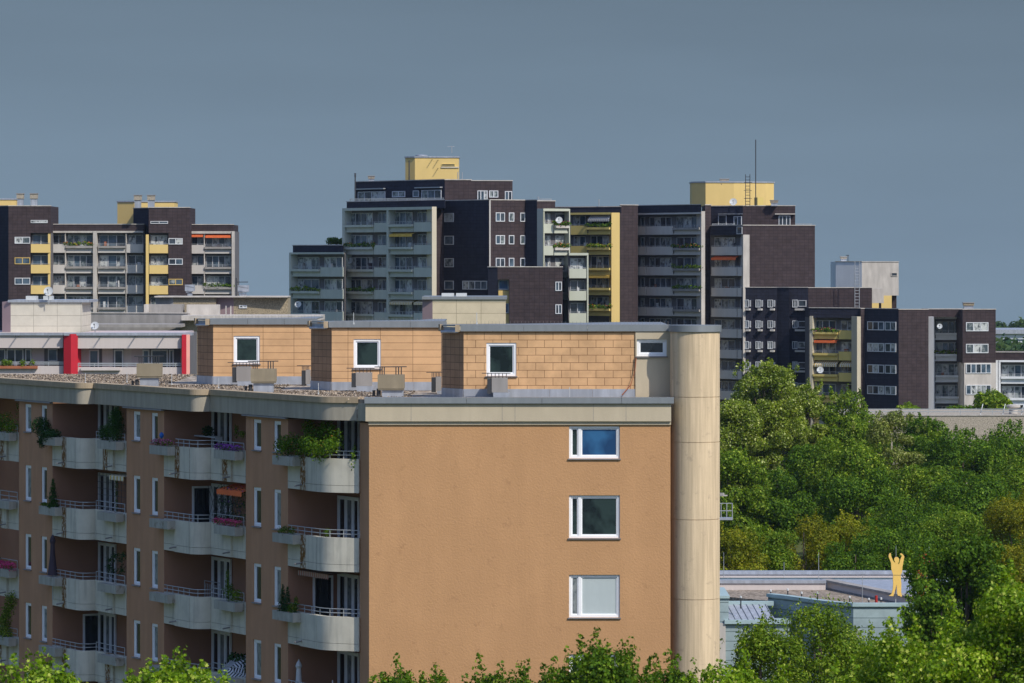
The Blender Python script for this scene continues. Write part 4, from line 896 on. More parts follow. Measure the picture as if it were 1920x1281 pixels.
for y0 in (401, 442.5, 484): b.win(F, 929, 946, y0, y0+16.5, 2); b.win(F, 953.5, 963.5, y0, y0+16.5, 1); b.win(F, 975, 984, y0, y0+16.5, 1)
F = b.wall(985, 1007, 378.5, SH_, 'slate_shade'); F = b.wall(1007, 1018, 394, SH_, 'greyp', cap=False); b.wall(1007, 1041, 380, LT_+20, 'slate', bot=394, Y=F.o[1]+1.5)
F = b.wall(1018, 1068, 394, LT_, 'slate', rec=1.0, head=395, cap=False, Y=528); r_ = rows(438.6, 40.6, 4)
b.fascia(F, 1018.5, 1067.5, 393.5, 398, 'creamb'); b.fin(F, 1018.3, 1020, 394, 'creamb'); b.fin(F, 1066, 1068, 394, 'creamb')
b.bay(F, 1020.5, 1038, r_, 'flush', 'creamb', 2); b.bay(F, 1039, 1065.5, r_, 'trough', 'creamb', 1, tm='lightc', plants=(0, 1), fm='frame_dim')
b.cp = None
F = b.wall(1041, 1165, 386, SH_-18, 'slate_shade', Y=556, bot=398, dep=12)
F = b.wall(1068, 1147, 397.5, SH_-12, 'slate', rec=1.0, head=398.5, Y=552, cap=False)
b.fascia(F, 1068.5, 1146, 397, 401, 'olive')
b.bay(F, 1069.5, 1100.5, [439, 478, 517, 556], 'flush', 'olive', 2); b.bay(F, 1101.5, 1144.5, [439, 477.5, 516.5, 554.5, 594], 'trough', 'olive', 3, tm='olive', plants=(0, 1, 4), awn={0: ('st_grey', .75), 3: ('mustard', .25)})
F = b.frame(1146.5, 1162, -10); obj('fin', MB().box(F, 0, F.w, -2.2, 0, 0, b.z(397.5)), MT['yellow'], b.root)
F = b.wall(1066, 1103, 475, -10, 'slate', rec=1.0, head=476, Y=524, cap=False); b.fascia(F, 1066.5, 1102.5, 475, 479.5, 'creamb'); b.fin(F, 1100.5, 1103, 475, 'creamb')
b.bay(F, 1067, 1100, [521, 561.5, 602], 'flush', 'creamb', 2)
F = b.wall(915, 933, 501, SH_-20, 'slate_shade', Y=520, dep=9)
F = b.wall(933, 955, 501, 2, 'slate', rec=1.2, head=523); b.win(F, 934, 953, 523.5, 541.5, 1, d=-1.1, pk='glassb')
obj('spandrel', MB().box(F, F.at(934), F.at(954), -1.19, -.9, b.z(566), b.z(543)), MT['yellow'], b.root); b.win(F, 944, 953, 566, 584, 1, d=-1.1, pk='glassb'); obj('spandrel', MB().box(F, F.at(934), F.at(954), -1.19, -.9, b.z(610), b.z(585)), MT['yellow'], b.root)
F = b.wall(955, 1055, 501, 2, 'slate')
b.win(F, 1041.5, 1053.5, 527, 543.5, 2); b.win(F, 1041.5, 1053.5, 568, 585, 2)
# roof storey
F = b.wall(667, 834, 337, SH_, 'slate_shade', Y=556, bot=379, dep=10)
for (a, c, y0, y1, n) in ((672, 723, 356, 377, 4), (736, 760, 356.5, 368, 2), (775, 786, 356, 368, 1), (791, 828, 355.5, 374, 3)): b.win(F, a, c, y0, y1, n)
for a, c in ((669, 724), (782, 830)): obj('awning_case', MB().box(F, F.at(a), F.at(c), .02, .45, b.z(352), b.z(350)), MT['rail'], b.root)
F = b.wall(834, 884, 337.5, LT_+22, 'slate', bot=379); F = b.wall(884, 961, 339, LT_+22, 'slate', bot=379)
b.win(F, 895, 914, 357, 375.5, 3); b.win(F, 917, 934, 357, 370, 2); b.win(F, 946.5, 960, 358, 375.5, 2)
def railing(b, px0, px1, y0, y1, Y, th=0, step=1.4, label=None):
    F = facing(XX(px0, Y), Y, R(th)); u1 = F.at(px1); z0, z1 = b.z(y1), b.z(y0); m = MB()
    for f in (1, .55): m.box(F, 0, u1, -.04, .04, z0+(z1-z0)*f-.09, z0+(z1-z0)*f)
    for x in np.arange(0, u1, step): m.box(F, x, x+.07, -.03, .03, z0, z1-.05)
    return obj('railing', m, MT['rail'], b.root)
railing(b, 656, 832, 373, 378, 538, 30); railing(b, 1010, 1035, 375, 380, 530)
F = lift(b, [(760, 778, 40), (778, 860, -4)], 288, 337, 'yellow', 562)
b.win(F, 828, 853, 300, 304.5, 1, fm='olive', pk='far1', fw=.06)
obj('sill', MB().box(F, F.at(827), F.at(860), 0, .12, b.z(308), b.z(305.5)), MT['cream'], b.root)
for px, py in ((810, 292), (821, 293), (821, 309)): obj('bracket', MB().tube([F.p(F.at(px), 0, b.z(py)), F.p(F.at(px), .9, b.z(py))], .045, n=5), MT['darkmetal'], b.root)
obj('downpipe', MB().tube([(XX(767, 557), 557.5, b.z(336)), (XX(767, 557), 557.5, b.z(295))], .09), MT['darkmetal'], b.root)
obj('roof_ventilator', MB().lathe(XX(790, 565), 565, [(.5, b.z(288)+.18), (.5, b.z(284)), (.8, b.z(283.4)), (.8, b.z(281.5)), (.1, b.z(280.5))]), MT['zinc'], b.root)
chimney(b, 690, 702, 325.5, 337, 558)
def tub(name, label, cat, px, Y, y0, y1, r=.05, extra=None, mat='rail'):
    m = MB().tube([(XX(px, Y), Y, ZZ(y1, Y)), (XX(px, Y), Y, ZZ(y0, Y))], r, n=5)
    for a, c, py in (extra or []): m.tube([(XX(a, Y), Y, ZZ(py, Y)), (XX(c, Y), Y, ZZ(py, Y))], r*.7, n=4)
    return tag(obj(name, m, MT[mat]), label, cat)
tub('roof_aerial', 'thin aerial on the left tower yellow lift house roof', 'aerial', 847, 563, 274, 287, .05, [(839, 852, 275)])
tub('roof_aerial', 'short twin aerial at the left roof edge of the stepped dark tower', 'aerial', 666, 552, 325, 378, .09, [(664, 668, 326), (664, 668, 330)], 'darkmetal')
tub('roof_aerial', 'small pair of aerials above the roof left of the yellow fin', 'aerial', 1123, 552, 374, 386, .05, [(1122, 1125, 375)], 'rail')
tub('roof_aerial', 'small aerial on the roof right of the white-framed windows', 'aerial', 1009, 532, 369, 378, .05, [(1007, 1012, 370)], 'rail')
def ladder(px, Y, y0, y1, label, w_=.55):
    x = XX(px, Y); z0, z1 = ZZ(y1, Y), ZZ(y0, Y); m = MB()
    for sx_ in (-w_/2, w_/2): m.tube([(x+sx_, Y, z0), (x+sx_, Y, z1)], .05, n=5)
    for z in np.arange(z0+.2, z1-.8, .42): m.tube([(x-w_/2, Y, z), (x+w_/2, Y, z)], .035, n=4)
    return tag(obj('ladder', m, MT['rail']), label, 'ladder')
ladder(862.5, 543, 323, 377, 'metal ladder up the wall right below the left yellow lift house')
# dark bush on the low wing's terrace
# --- mid right complex
b = Bld('apartment_building', 'tall dark tower with pale grey balconies and the right-hand yellow lift house', 586)
PLAB += ['green planting on the second planter trough of the tall tower next to the white fin', 'dark cone shrubs on the third planter trough of the tall tower by its fin', 'red flowers on the fourth planter trough of the tall tower next to the white fin']
F = b.wall(1163, 1189, 385, LT_+10, 'slate'); F = b.wall(1189, 1196, 385, LT_-20, 'slate')
F = b.wall(1194, 1315, 385, SH_, 'slate_shade', rec=1.0, head=398.5, Y=592); b.fascia(F, 1194.5, 1315, 399, 402, 'beige')
r_ = rows(440, 38.2, 8)
b.bay(F, 1195, 1210.5, r_, 'flush', 'beige', 1); b.bay(F, 1211.5, 1261.5, r_, 'flush', 'beige', 4); b.bay(F, 1262.5, 1313, r_, 'trough', 'beige', 3, tm='greyc', plants=(1, 2, 3))
F = b.frame(1315, 1322, -15); obj('fin', MB().box(F, 0, F.w, -2.2, 0, 0, b.z(397)), MT['lightc'], b.root)
F = b.wall(1322, 1333, 385, -20, 'slate', Y=585); 
F = b.wall(1333, 1393, 424, SH_, 'slate_shade', rec=1.0, head=441, Y=583); r_ = rows(478.8, 38.3, 8)
b.bay(F, 1333.5, 1381.5, r_, 'flush', 'beige', 3, awn={1: ('orange', .3)}); b.bay(F, 1382.5, 1391.5, r_, 'flush', 'beige', 1)
b.win(F, 1382, 1392, 426, 440, 1, pk='far1', fm='frame_dim')
F = b.frame(1393, 1405, -12); obj('fin', MB().box(F, 0, F.w, -1, .1, b.z(700), b.z(441)), MT['lightc'], b.root); F = b.wall(1393, 1528, 424, -12, 'slate', Y=F.o[1])
F = b.wall(1333, 1393, 386, SH_-20, 'slate_shade', Y=592, bot=425, dep=6); b.win(F, 1347, 1362.5, 403, 424, 1, pk='far1'); b.win(F, 1376, 1391, 405, 424, 2); obj('awning_case', MB().box(F, F.at(1349), F.at(1392), .02, .4, b.z(401.5), b.z(400)), MT['rail'], b.root)
F = b.wall(1393, 1491, 386, 4, 'slate', bot=425, dep=6); b.win(F, 1460, 1482, 404, 424, 3); obj('awning_case', MB().box(F, F.at(1453), F.at(1491), .02, .5, b.z(402), b.z(400)), MT['lightc'], b.root)
railing(b, 1335, 1523, 419, 424, 590, 0)
F = lift(b, [(1297, 1323, 48), (1323, 1376, -4), (1376, 1436, -18), (1436, 1451, -45)], 340, 386, 'yellow', 598)
m = MB().box(F, -7.2, -6.3, .0, .6, 0, 0.1)
Fd = facing(XX(1400, 592), 592, R(-18)); obj('door', MB().box(Fd, Fd.at(1420), Fd.at(1431), -1.2, .06, b.z(386), b.z(369)), MT['olive'], b.root)
chimney(b, 1350, 1367, 332.5, 340, 600); chimney(b, 1445, 1459, 376, 386, 588)
m = MB(); x = XX(1402, 588); z0, z1 = ZZ(386, 588), ZZ(327, 588)
for sx_ in (-.3, .3): m.tube([(x+sx_, 588, z0), (x+sx_, 588, z1)], .05, n=5)
for z in np.arange(z0+.2, z1, .42): m.tube([(x-.3, 588, z), (x+.3, 588, z)], .035, n=4)
for z in np.arange(z0+1, z1-.8, 1.1): m.tube([(x+.55*math.cos(a), 588-.25-.5*math.sin(a), z) for a in np.linspace(-.4, math.pi+.4, 8)], .03, n=4)
tag(obj('ladder', m, MT['darkmetal']), 'caged ladder up the front of the right-hand yellow lift house', 'ladder')
tub('mast', 'tall thin mast rising in front of the right-hand yellow lift house', 'mast', 1417, 587, 262, 386, .07, None, 'darkmetal')
m = MB().tube([(XX(1355, 588), 592.3, ZZ(344, 588)), (XX(1355, 588), 590.6, ZZ(344, 588)-.1)], .05); obj('bracket', m, MT['darkmetal'], b.root)
def dish(px, py, r, Y, label, tilt=(-.15, -1, .35), h=.6):
    c = (XX(px, Y), Y, ZZ(py, Y)); rt = thing('satellite_dish', label, 'satellite dish', (c[0], c[1], c[2]-h))
    ax = Vector(tilt).normalized(); obj('reflector', MB().dome(c, ax, r, r*.18), MT['plastic'], rt)
    e = Vector(c)+ax*r*.9; lo = Vector(c)-Vector((0, 0, r*.9))
    obj('arm', MB().tube([tuple(lo), tuple(e)], .02*max(1, r)).tube([tuple(e-Vector((0, 0, .05))), tuple(e+Vector((0, 0, .08)))], .06*max(1, r)), MT['darkmetal'], rt)
    obj('post', MB().tube([(c[0], c[1]+.12, c[2]-h), (c[0], c[1]+.12, c[2])], .04), MT['rail'], rt)
dish(1375, 379, .52, 586, 'white satellite dish on the roof edge below the right-hand yellow lift house', h=.5)
dish(1048.5, 413, .42, 528, 'grey satellite dish on the top cream balcony', h=.5)
dish(655, 488.5, .48, 538, 'white satellite dish on the third balcony at the left edge of the stepped tower', h=.6)
dish(559, 571, .42, 538, 'grey satellite dish on the lowest visible balcony of the low grey wing', h=.6)
dish(1538, 694, .45, 562, 'round dish on a yellow balcony above the poplar', h=.5)
# --- building with the row of small white windows
b = Bld('apartment_building', 'dark block with a grid of small white windows behind the poplar', 578)
b.cp = None; Yt = 578
for a, c, ws in ((1390, 1411.5, (1394, 1404)), (1411.5, 1434, (1417, 1426)), (1434, 1457, (1439.5, 1449)), (1457, 1480, None), (1480, 1515.5, (1486, 1495.5))):
    F = b.wall(a, c, 539.5, 26 if ws else 40, 'slate_shade', Y=Yt)
    if ws:
        for i, y0 in enumerate((562, 601, 640, 678, 717)):
            b.win(F, ws[0], ws[1], y0, y0+14.5, 2); b.win(F, ws[1]+1.5, c-3.5, y0+1, y0+13, 1, fm='frame_dim', pk='far2' if (i+a) % 3 == 0 else 'far1')
            obj('window_box', MB().box(F, F.at(ws[1]-3), F.at(c-4), .0, .45, b.z(y0+20), b.z(y0+16.5)), MT['beige'], b.root)
F = b.wall(1515, 1635, 540, 0, 'slate', Y=577); ladder(1607, 574, 490, 577, 'long metal ladder on the dark wall left of the pale tower', .6)
b = Bld('apartment_building', 'pale tower top with a yellow base rising behind the dark roofs on the right', 620)
F = b.wall(1567, 1616, 491, 40, 'bluep', bot=600); F = b.wall(1616, 1685, 491.5, -4, 'lightc', bot=554); b.win(F, 1671, 1682.5, 511, 518, 1, fm='lightc', pk='far1')
F = b.wall(1616, 1672, 554, -4, 'yellow', bot=700, Y=617, cap=False); F = b.wall(1672, 1681, 554, 0, 'slate', bot=700, Y=619, cap=False)
obj('roof_cabin', MB().abox(XX(1633, 600), XX(1657, 600), 600, 604, b.z(566), b.z(539.5)), MT['lightc'], b.root); obj('cabin_post', MB().abox(XX(1649, 600), XX(1653, 600), 600.5, 601, b.z(582), b.z(566)), MT['slate'], b.root)
chimney(b, 1576, 1588, 482, 491, 622); tub('roof_aerial', 'aerial post standing left on the pale tower', 'aerial', 1590, 619, 478, 491, .06, [(1586, 1592, 479)], 'darkmetal')
# --- right hand block
b = Bld('apartment_building', 'long dark block with yellow balconies and white-framed windows on the right', 566)
PLAB += ['pink and white flowers on the top yellow balcony of the right block', 'green planting on the second pale balcony of the right block']
F = b.wall(1518, 1614, 578, SH_-20, 'slate_shade', rec=1.0, head=596, Y=568); r_ = rows(636, 39.7, 5)
b.bay(F, 1525, 1571, r_, 'trough', 'olive', 3, tm='olive', plants=(0,), awn={1: ('orange', .15), 2: ('st_yel', .5)}); b.bay(F, 1572, 1605.5, r_, 'flush', 'olive', 2, awn={2: ('st_yel', .5)})
b.fin(F, 1519, 1524.5, 593, 'cream', -.98, .15)
F = b.frame(1607, 1614, -15, Y=562); obj('fin', MB().box(F, 0, F.w, -2.2, 0, 0, b.z(593)), MT['cream'], b.root)
F = b.wall(1614, 1622, 578.5, -20, 'slate'); F = b.wall(1622, 1685, 578.5, SH_, 'slate_shade')
for y0 in (602, 642, 682, 721): b.win(F, 1627, 1658, y0, y0+16, 3); b.win(F, 1660, 1680.5, y0, y0+16, 2)
F = b.wall(1685, 1741, 579.5, LT_+20, 'slate')
F = b.wall(1741, 1751, 593, 30, 'bluep', cap=False, Y=560); b.wall(1741, 1805, 579.5, 0, 'slate', bot=594, Y=F.o[1]+2)
F = b.wall(1751, 1806, 593, 4, 'slate_shade', rec=1.0, head=597); b.fascia(F, 1751, 1805, 593, 598, 'bluep'); b.fin(F, 1751, 1753, 593, 'bluep')
b.bay(F, 1753.5, 1804.5, rows(637.5, 39.7, 5), 'trough', 'bluep', 4, tm='bluep', plants=(1,))
F = b.wall(1805, 1867, 579.5, -8, 'slate', Y=558.2, bot=678); b.win(F, 1811, 1853, 603, 619.5, 3); b.win(F, 1811, 1853, 643, 660, 3)
F = b.wall(1808, 1867, 678, -8, 'lightc', Y=558.2, cap=False); b.win(F, 1811, 1858, 679.5, 697.5, 5); b.win(F, 1811, 1858, 719, 736.5, 5); b.win(F, 1811, 1858, 759, 776, 5)
chimney(b, 1806.5, 1826.5, 568, 580, 562, 'pebble')
F = b.wall(1867, 1945, 659, 8, 'slate', rec=1.0, head=673.5, Y=560); b.fascia(F, 1873, 1944, 673.5, 677, 'bluep'); b.fin(F, 1872.5, 1876, 673.5, 'bluep')
b.bay(F, 1876.5, 1943, rows(717, 39.7, 3), 'trough', 'bluep', 5, tm='bluep'); b.fin(F, 1867.2, 1872, 673.5, 'bluep', -.98, .02)
dish(1762, 612, .35, 558, 'small white dish on the top pale balcony of the right block', h=.4)
# --- near left white building with red fins
Yw = 370; b = Bld('white_building', 'low white building with red fins and a pale panelled roof house at the left', Yw)
F = b.wall(-60, 133, 624.5, 3, 'wall_pale', rec=1.5, head=628, Y=Yw, cap=False, dep=14)
b.fascia(F, -60, 119, 629, 652.5, 'wall_pale', -1.5, .12)
obj('roof_edge', MB().box(F, -.2, F.at(120), -1.5, .3, b.z(628.8), b.z(624.5)), MT['zinc'], b.root)
obj('balcony', MB().box(F, 0, F.at(119), -.12, .05, b.z(712), b.z(686)).box(F, 0, F.at(119), -1.5, -.12, b.z(712), b.z(706)), MT['wall_pale'], b.root)
railing(b, -60, 119, 678, 685.5, Yw, 3)
for a, c, y0 in ((-20, 5, 655), (7, 39, 655), (42, 54, 655)): b.win(F, a, c, y0, 700, 1 if c-a < 20 else 2, d=-1.48, pk='far1', fm='frame_far', fw=.1)
b.win(F, 85, 103, 655, 678, 1, d=-1.48, pk='far3', fm='frame_dim')
obj('wall_panel', MB().box(F, F.at(55), F.at(78), -1.45, -1.40, b.z(706), b.z(653)), MT['wall_pink'], b.root)
obj('awning', MB().box(F, F.at(-20), F.at(71), .07, .35, b.z(691), b.z(686)), MT['terracotta'], b.root)
for px in (33, 96): obj('awning_arm', MB().tube([F.p(F.at(px), .12, b.z(629.5)), F.p(F.at(px), 1.0, b.z(630))], .05, n=5), MT['darkmetal'], b.root)
G = b.frame(119.5, 133, 30, Y=Yw-1); obj('red_fin', MB().box(G, 0, G.w, -1.5, 0, 0, b.z(626)), MT['red'], b.root)
G = b.frame(133, 146, -10); obj('red_fin', MB().box(G, 0, G.w, -1.8, 0, 0, b.z(626)), MT['red'], b.root)
F = b.wall(146, 341, 624.5, 0, 'wall_pink', rec=1.8, head=628, Y=Yw-1, cap=False, dep=14)
b.fascia(F, 145.5, 341, 629, 653, 'wall_pale', -1.8, .12)
obj('roof_edge', MB().box(F, F.at(120), F.at(360), -2, .3, b.z(628.8), b.z(624)), MT['zinc'], b.root)
obj('balcony', MB().box(F, F.at(146), F.at(341), -.12, .05, b.z(712), b.z(688)).box(F, F.at(146), F.at(341), -1.7, -.12, b.z(712), b.z(706)), MT['wall_pale'], b.root)
railing(b, 146, 340, 680, 687.5, Yw-1.05, 0)
for a, c, n in ((163, 182, 1), (210, 228, 1), (264, 277, 1), (280, 312, 1), (314, 323, 1)): b.win(F, a, c, 656, 700, n, d=-1.78, pk='far3' if a in (163, 264) else 'far1', fw=.12)
for a, c, mt_ in ((147, 163, 'wall_pale'), (188, 208, 'wall_pale'), (229, 243, 'wall_pale'), (243, 264, 'wall_pink')): obj('wall_panel', MB().box(F, F.at(a), F.at(c), -1.79, -1.74, b.z(706), b.z(653)), MT[mt_], b.root)
obj('awning_case', MB().box(F, F.at(152), F.at(226), .06, .4, b.z(694), b.z(689)), MT['wall_pale'], b.root)
for px in (190, 255, 309): obj('awning_arm', MB().tube([F.p(F.at(px), .12, b.z(629.5)), F.p(F.at(px), 1.0, b.z(630))], .05, n=5), MT['darkmetal'], b.root)
G = b.frame(341, 349.5, 0, Y=Yw-1.6); obj('red_fin', MB().box(G, 0, G.w, -2.2, 0, 0, b.z(627)), MT['red'], b.root)
G = b.frame(349.5, 356, -20); obj('salmon_fin', MB().box(G, 0, G.w, -1.8, 0, 0, b.z(627)), MT['pinkp'], b.root)
panel = BM('joined_pale_panels', (.58, .54, .45), (.30, .27, .22), 2.08, .92, .02, .03, off=0, blot=.05)
MT['panel'] = panel; MT['panel2'] = BM('joined_cream_panels', (.58, .50, .35), (.32, .27, .18), 1.75, .75, .02, .03, off=0, blot=.05, zoff=.3)
F = b.wall(4, 20, 567, 25, 'mauve_shade', bot=626, Y=Yw+5, dep=8, name='roof_house', cap=False); F = b.wall(20, 154, 567, 0, 'panel', bot=626, dep=8, name='roof_house', cap=False)
obj('roof_edge', MB().abox(XX(3, Yw), XX(157, Yw), b.cy-.15, Yw+13, b.z(568), b.z(563.5)), MT['zinc'], b.root)
for a, c in ((36, 56), (69, 86)): obj('roof_box', MB().abox(XX(a, Yw), XX(c, Yw), Yw+5, Yw+6.5, b.z(563.6), b.z(556)), MT['plastic'], b.root)
dish(91, 546.5, .42, Yw+4, 'white satellite dish on the pale panelled roof house at the left', h=1.1)
dish(178, 611, .36, Yw+2, 'grey satellite dish on the flat roof between the two red fins', h=.7)
PLAB += []
plant('balcony_plant', 'small potted shrubs behind the railing left of the first red fin', 'plant', facing(XX(0, Yw), Yw-.3, 0), [(XX(a, Yw)-XX(0, Yw), .0, b.z(681), .3, .3) for a in (8, 13, 18, 43, 62)], 700, .14, 'mid')
# --- low concrete buildings between
b = Bld('concrete_building', 'low grey concrete deck and pebble-faced roof block behind the white building', 430)
F = b.wall(150, 352, 588, 12, 'greyc', Y=432, dep=5); F = b.wall(340, 601, 591, 0, 'lightc', Y=426, bot=600, dep=10, cap=False); b.wall(338, 601, 601, 0, 'pebble', Y=427, dep=10, cap=False)
obj('ledge', MB().abox(XX(155, 425), XX(345, 425), 421.5, 429.5, b.z(611.5), b.z(606)), MT['greyc'], b.root)
F = b.wall(292, 325, 559, 20, 'greyc', Y=440, dep=5, cap=False); F = b.wall(325, 405, 559, 0, 'pebble', cap=False, dep=5); F = b.wall(405, 438, 559, 12, 'mauve_shade', Y=440, cap=False, dep=5); F = b.wall(438, 540, 559, -4, 'pebble', cap=False, dep=5)
obj('roof_edge', MB().abox(XX(291, 440), XX(541, 440), 438.9, 444, b.z(559), b.z(556.5)), MT['lightc'], b.root); b.win(F, 448, 463, 574, 580, 2)
for a, c, y0, mt_ in ((262, 271, 571.5, 'lightc'), (271, 336, 571.5, 'greyc'), (343, 404, 572, 'lightc')): obj('parapet_block', MB().abox(XX(a, 428), XX(c, 428), 432.8+(.3 if a == 271 else 0), 435, b.z(592), b.z(y0)), MT[mt_], b.root)
for px in (411, 424, 433): obj('post', MB().abox(XX(px, 428), XX(px+1.6, 428), 427, 427.4, b.z(592), b.z(573)), MT['lightc'], b.root)
def cowl(px0, px1, y0, y1, Y, lab):
    x0, x1 = XX(px0, Y), XX(px1, Y); z0, z1 = ZZ(y1, Y), ZZ(y0, Y); h = z1-z0
    m = MB().prism([(x0+.25, Y), (x1-.25, Y), (x1-.25, Y+1), (x0+.25, Y+1)], z0, z0+h*.35)
    m.face([(x0, Y-.3, z0+h*.95), (x1, Y-.3, z0+h*.8), (x1-.1, Y-.1, z0+h*.45), (x0+.1, Y-.1, z0+h*.35)], [(0, 0), (1, 0), (1, 1), (0, 1)])
    m.prism([(x0, Y-.25), (x1, Y-.25), (x1, Y+1.1), (x0, Y+1.1)], z0+h*.5, z1); return tag(obj('vent_cowl', m, MT['zinc']), lab, 'vent cowl')
cowl(347, 364, 534, 558, 440, 'rusty metal vent cowl on the pebble-faced roof, left one'); cowl(446, 466, 535, 559, 440, 'rusty metal vent cowl on the pebble-faced roof, right one beside a thin mast')
tub('mast', 'thin dark mast left of the right-hand vent cowl', 'mast', 443, 439, 521, 559, .06, [(443, 465, 529)], 'darkmetal')
# --- cream roof house behind the near building
b = Bld('cream_building', 'cream panelled roof house with a grey edge rising behind the near roof', 300)
F = b.wall(792, 811, 562, 28, 'mauve_shade', cap=False, Y=302, dep=8); F = b.wall(811, 948, 562, 0, 'panel2', cap=False, dep=8)
obj('roof_edge', MB().abox(XX(791, 301), XX(950.5, 301), b.cy-.12, 311, b.z(562), b.z(556.5)), MT['metal'], b.root)
for a, c in ((828, 851), (855, 875)): obj('skylight_box', MB().abox(XX(a, 303), XX(c, 303), 303, 304.5, b.z(556.6), b.z(550.5)), MT['plastic'], b.root)
# --- deck wall with railing on the right
b = Bld('parking_deck', 'grey pebble concrete deck wall with a metal railing above the trees at the right', 480)
F = b.wall(1560, 1960, 779, 0, 'pebble_grey', Y=480, dep=20, cap=False); obj('roof_edge', MB().box(F, 0, F.w, -.5, .10, b.z(779.5), b.z(778)), MT['lightc'], b.root)
railing(b, 1560, 1955, 766.5, 777.5, 480, 0, 3.6)
for px in (1838, 1880, 1915): obj('rail_strut', MB().tube([(XX(px, 480), 480, b.z(778)), (XX(px+6, 480), 480.6, b.z(758))], .05, n=5), MT['rail'], b.root)
obj('roof_vent', MB().lathe(XX(1900, 484), 484, [(.5, b.z(778)), (.5, b.z(768)), (.8, b.z(766)), (.8, b.z(762)), (.3, b.z(760.5))], 14), MT['lightc'], b.root)
# far away hall at the right edge
Yh = 1150; hb = thing('far_hall', 'long low pale hall far away at the right picture edge', 'building', (XX(1900, Yh), Yh, 0))
obj('wall', MB().abox(XX(1840, Yh), XX(2010, Yh), Yh, Yh+30, 0, ZZ(626, Yh)), MT['bluep'], hb); obj('roof', MB().abox(XX(1838, Yh), XX(2012, Yh), Yh-1, Yh+31, ZZ(626, Yh), ZZ(618, Yh)), MT['zinc'], hb)
m = MB()
for z in (636, 642): m.abox(XX(1840, Yh), XX(2010, Yh), Yh-.1, Yh, ZZ(z+3, Yh), ZZ(z, Yh))
obj('window_band', m, MT['far3'], hb)
# ------------------------------------------------------------------ low teal school building with the golden figure
Ys = 231; sb = thing('school_building', 'low teal boarded building with gravel flat roof among the trees', 'building', (XX(1550, Ys), Ys, 0))
ZR = 7.55
pts = [(1440, 1113), (1478, 1117), (1520, 1123), (1560, 1128), (1600, 1131), (1700, 1131), (1790, 1131)]
fr = []
for px, py in pts: Yp = (CZ-ZR)*FPX/(py-HY); fr.append((XX(px, Yp), Yp))
fr = fr[::-1]
obj('front_wall', MB().strip(fr, .3, 0, ZR-.18), MT['teal'], sb)
obj('coping', MB().strip(fr, .35, ZR-.18, ZR, out=.12), MT['tealp'], sb)
back = 252.0
fi = [(x, y+.33) for x, y in fr]; obj('roof', MB().prism([*fi, (XX(1440, 236), 236.4), (XX(1330, 243), 240), (XX(1330, 244), 244), (XX(1790, 244), 244)], ZR-.8, ZR-.5), MT['gravel2'], sb)
obj('rear_roof', MB().prism([(XX(1330, 245), 244.6), (XX(1330, 250), back-.01), (XX(1790, 250), back-.01), (XX(1790, 245), 244.6)], ZR-.9, ZR-.6), MT['zinc'], sb)
def zat(py, Y): return ZZ(py, Y)
obj('back_parapet', MB().abox(XX(1335, back), XX(1800, back), back, back+.5, 0, zat(1083, back)), MT['teal'], sb)
obj('parapet_panel', MB().abox(XX(1335, back), XX(1722, back), back-.08, back-.003, zat(1083, back), zat(1077, back)), MT['wall_pale'], sb)
obj('back_coping', MB().abox(XX(1335, back), XX(1724, back), back-.16, back+.6, zat(1077, back)+.003, zat(1071, back)), MT['zinc'], sb)
Y2 = 244.02; obj('inner_parapet', MB().abox(XX(1335, Y2), XX(1548, Y2), Y2, Y2+.5, ZR-.8, zat(1094, Y2)), MT['wall_pale'], sb); obj('inner_coping', MB().abox(XX(1335, Y2), XX(1549, Y2), Y2-.08, Y2+.58, zat(1094, Y2), zat(1088, Y2)), MT['zinc'], sb)
dp = [(XX(1800, 229), 229), (XX(1700, 233), 233), (XX(1540, 245.5), 245.5)]
obj('slanting_parapet', MB().strip(dp, .5, ZR-.7, ZR-.10), MT['wall_pale'], sb); obj('slanting_coping', MB().strip(dp, .55, ZR-.097, ZR+.03, out=.08), MT['greyc'], sb)
obj('raised_roof', MB().prism([dp[0], dp[1], dp[2], (XX(1540, 251), 251), (XX(1800, 251), 251)][::-1], ZR-.59, ZR-.42), MT['zinc'], sb)
# left parts: teal block, standing seam roof
Yl = 232; obj('side_block', MB().abox(XX(1320, Yl), XX(1366, Yl), Yl, Yl+6, ZZ(1168, Yl), ZZ(1122, Yl)), MT['teal'], sb); obj('side_coping', MB().abox(XX(1320, Yl), XX(1368, Yl), Yl-.1, Yl+6, ZZ(1122, Yl), ZZ(1117, Yl)), MT['tealp'], sb)
obj('lower_wall', MB().abox(XX(1360, Yl), XX(1480, Yl), Yl-.2, Yl+1, 0, ZZ(1169, Yl)), MT['teal'], sb); obj('lower_coping', MB().abox(XX(1358, Yl), XX(1482, Yl), Yl-.4, Yl+1, ZZ(1169, Yl), ZZ(1162, Yl)), MT['tealp'], sb)
obj('pale_wall', MB().abox(XX(1335, Yl), XX(1360, Yl), Yl-.3, Yl+1, 0, ZZ(1168, Yl)-.01), MT['lightc'], sb)
m = MB(); a0, a1 = XX(1366, Yl), XX(1455, Yl); za, zb = ZZ(1163, Yl), ZZ(1134, Yl+2)
m.face([(a0, Yl-.1, za), (a1, Yl-.1, za), (a1-.5, Yl+2, zb), (a0, Yl+2, zb)], [(0, 0), (3, 0), (3, 1), (0, 1)])
for x in np.linspace(a0+.05, a1-.1, 8): m.tube([(x, Yl-.1, za+.03), (x-.35, Yl+2, zb+.03)], .03, n=4)
obj('seam_roof', m, MT['zinc'], sb); obj('ridge', MB().abox(a0, a1, Yl+2, Yl+2.4, zb-.05, zb+.18), MT['tealp'], sb)
obj('window', MB().abox(XX(1601, 228), XX(1613, 228), 227.7, 228, ZZ(1199, 228), ZZ(1180, 228)), MT['far4'], sb)
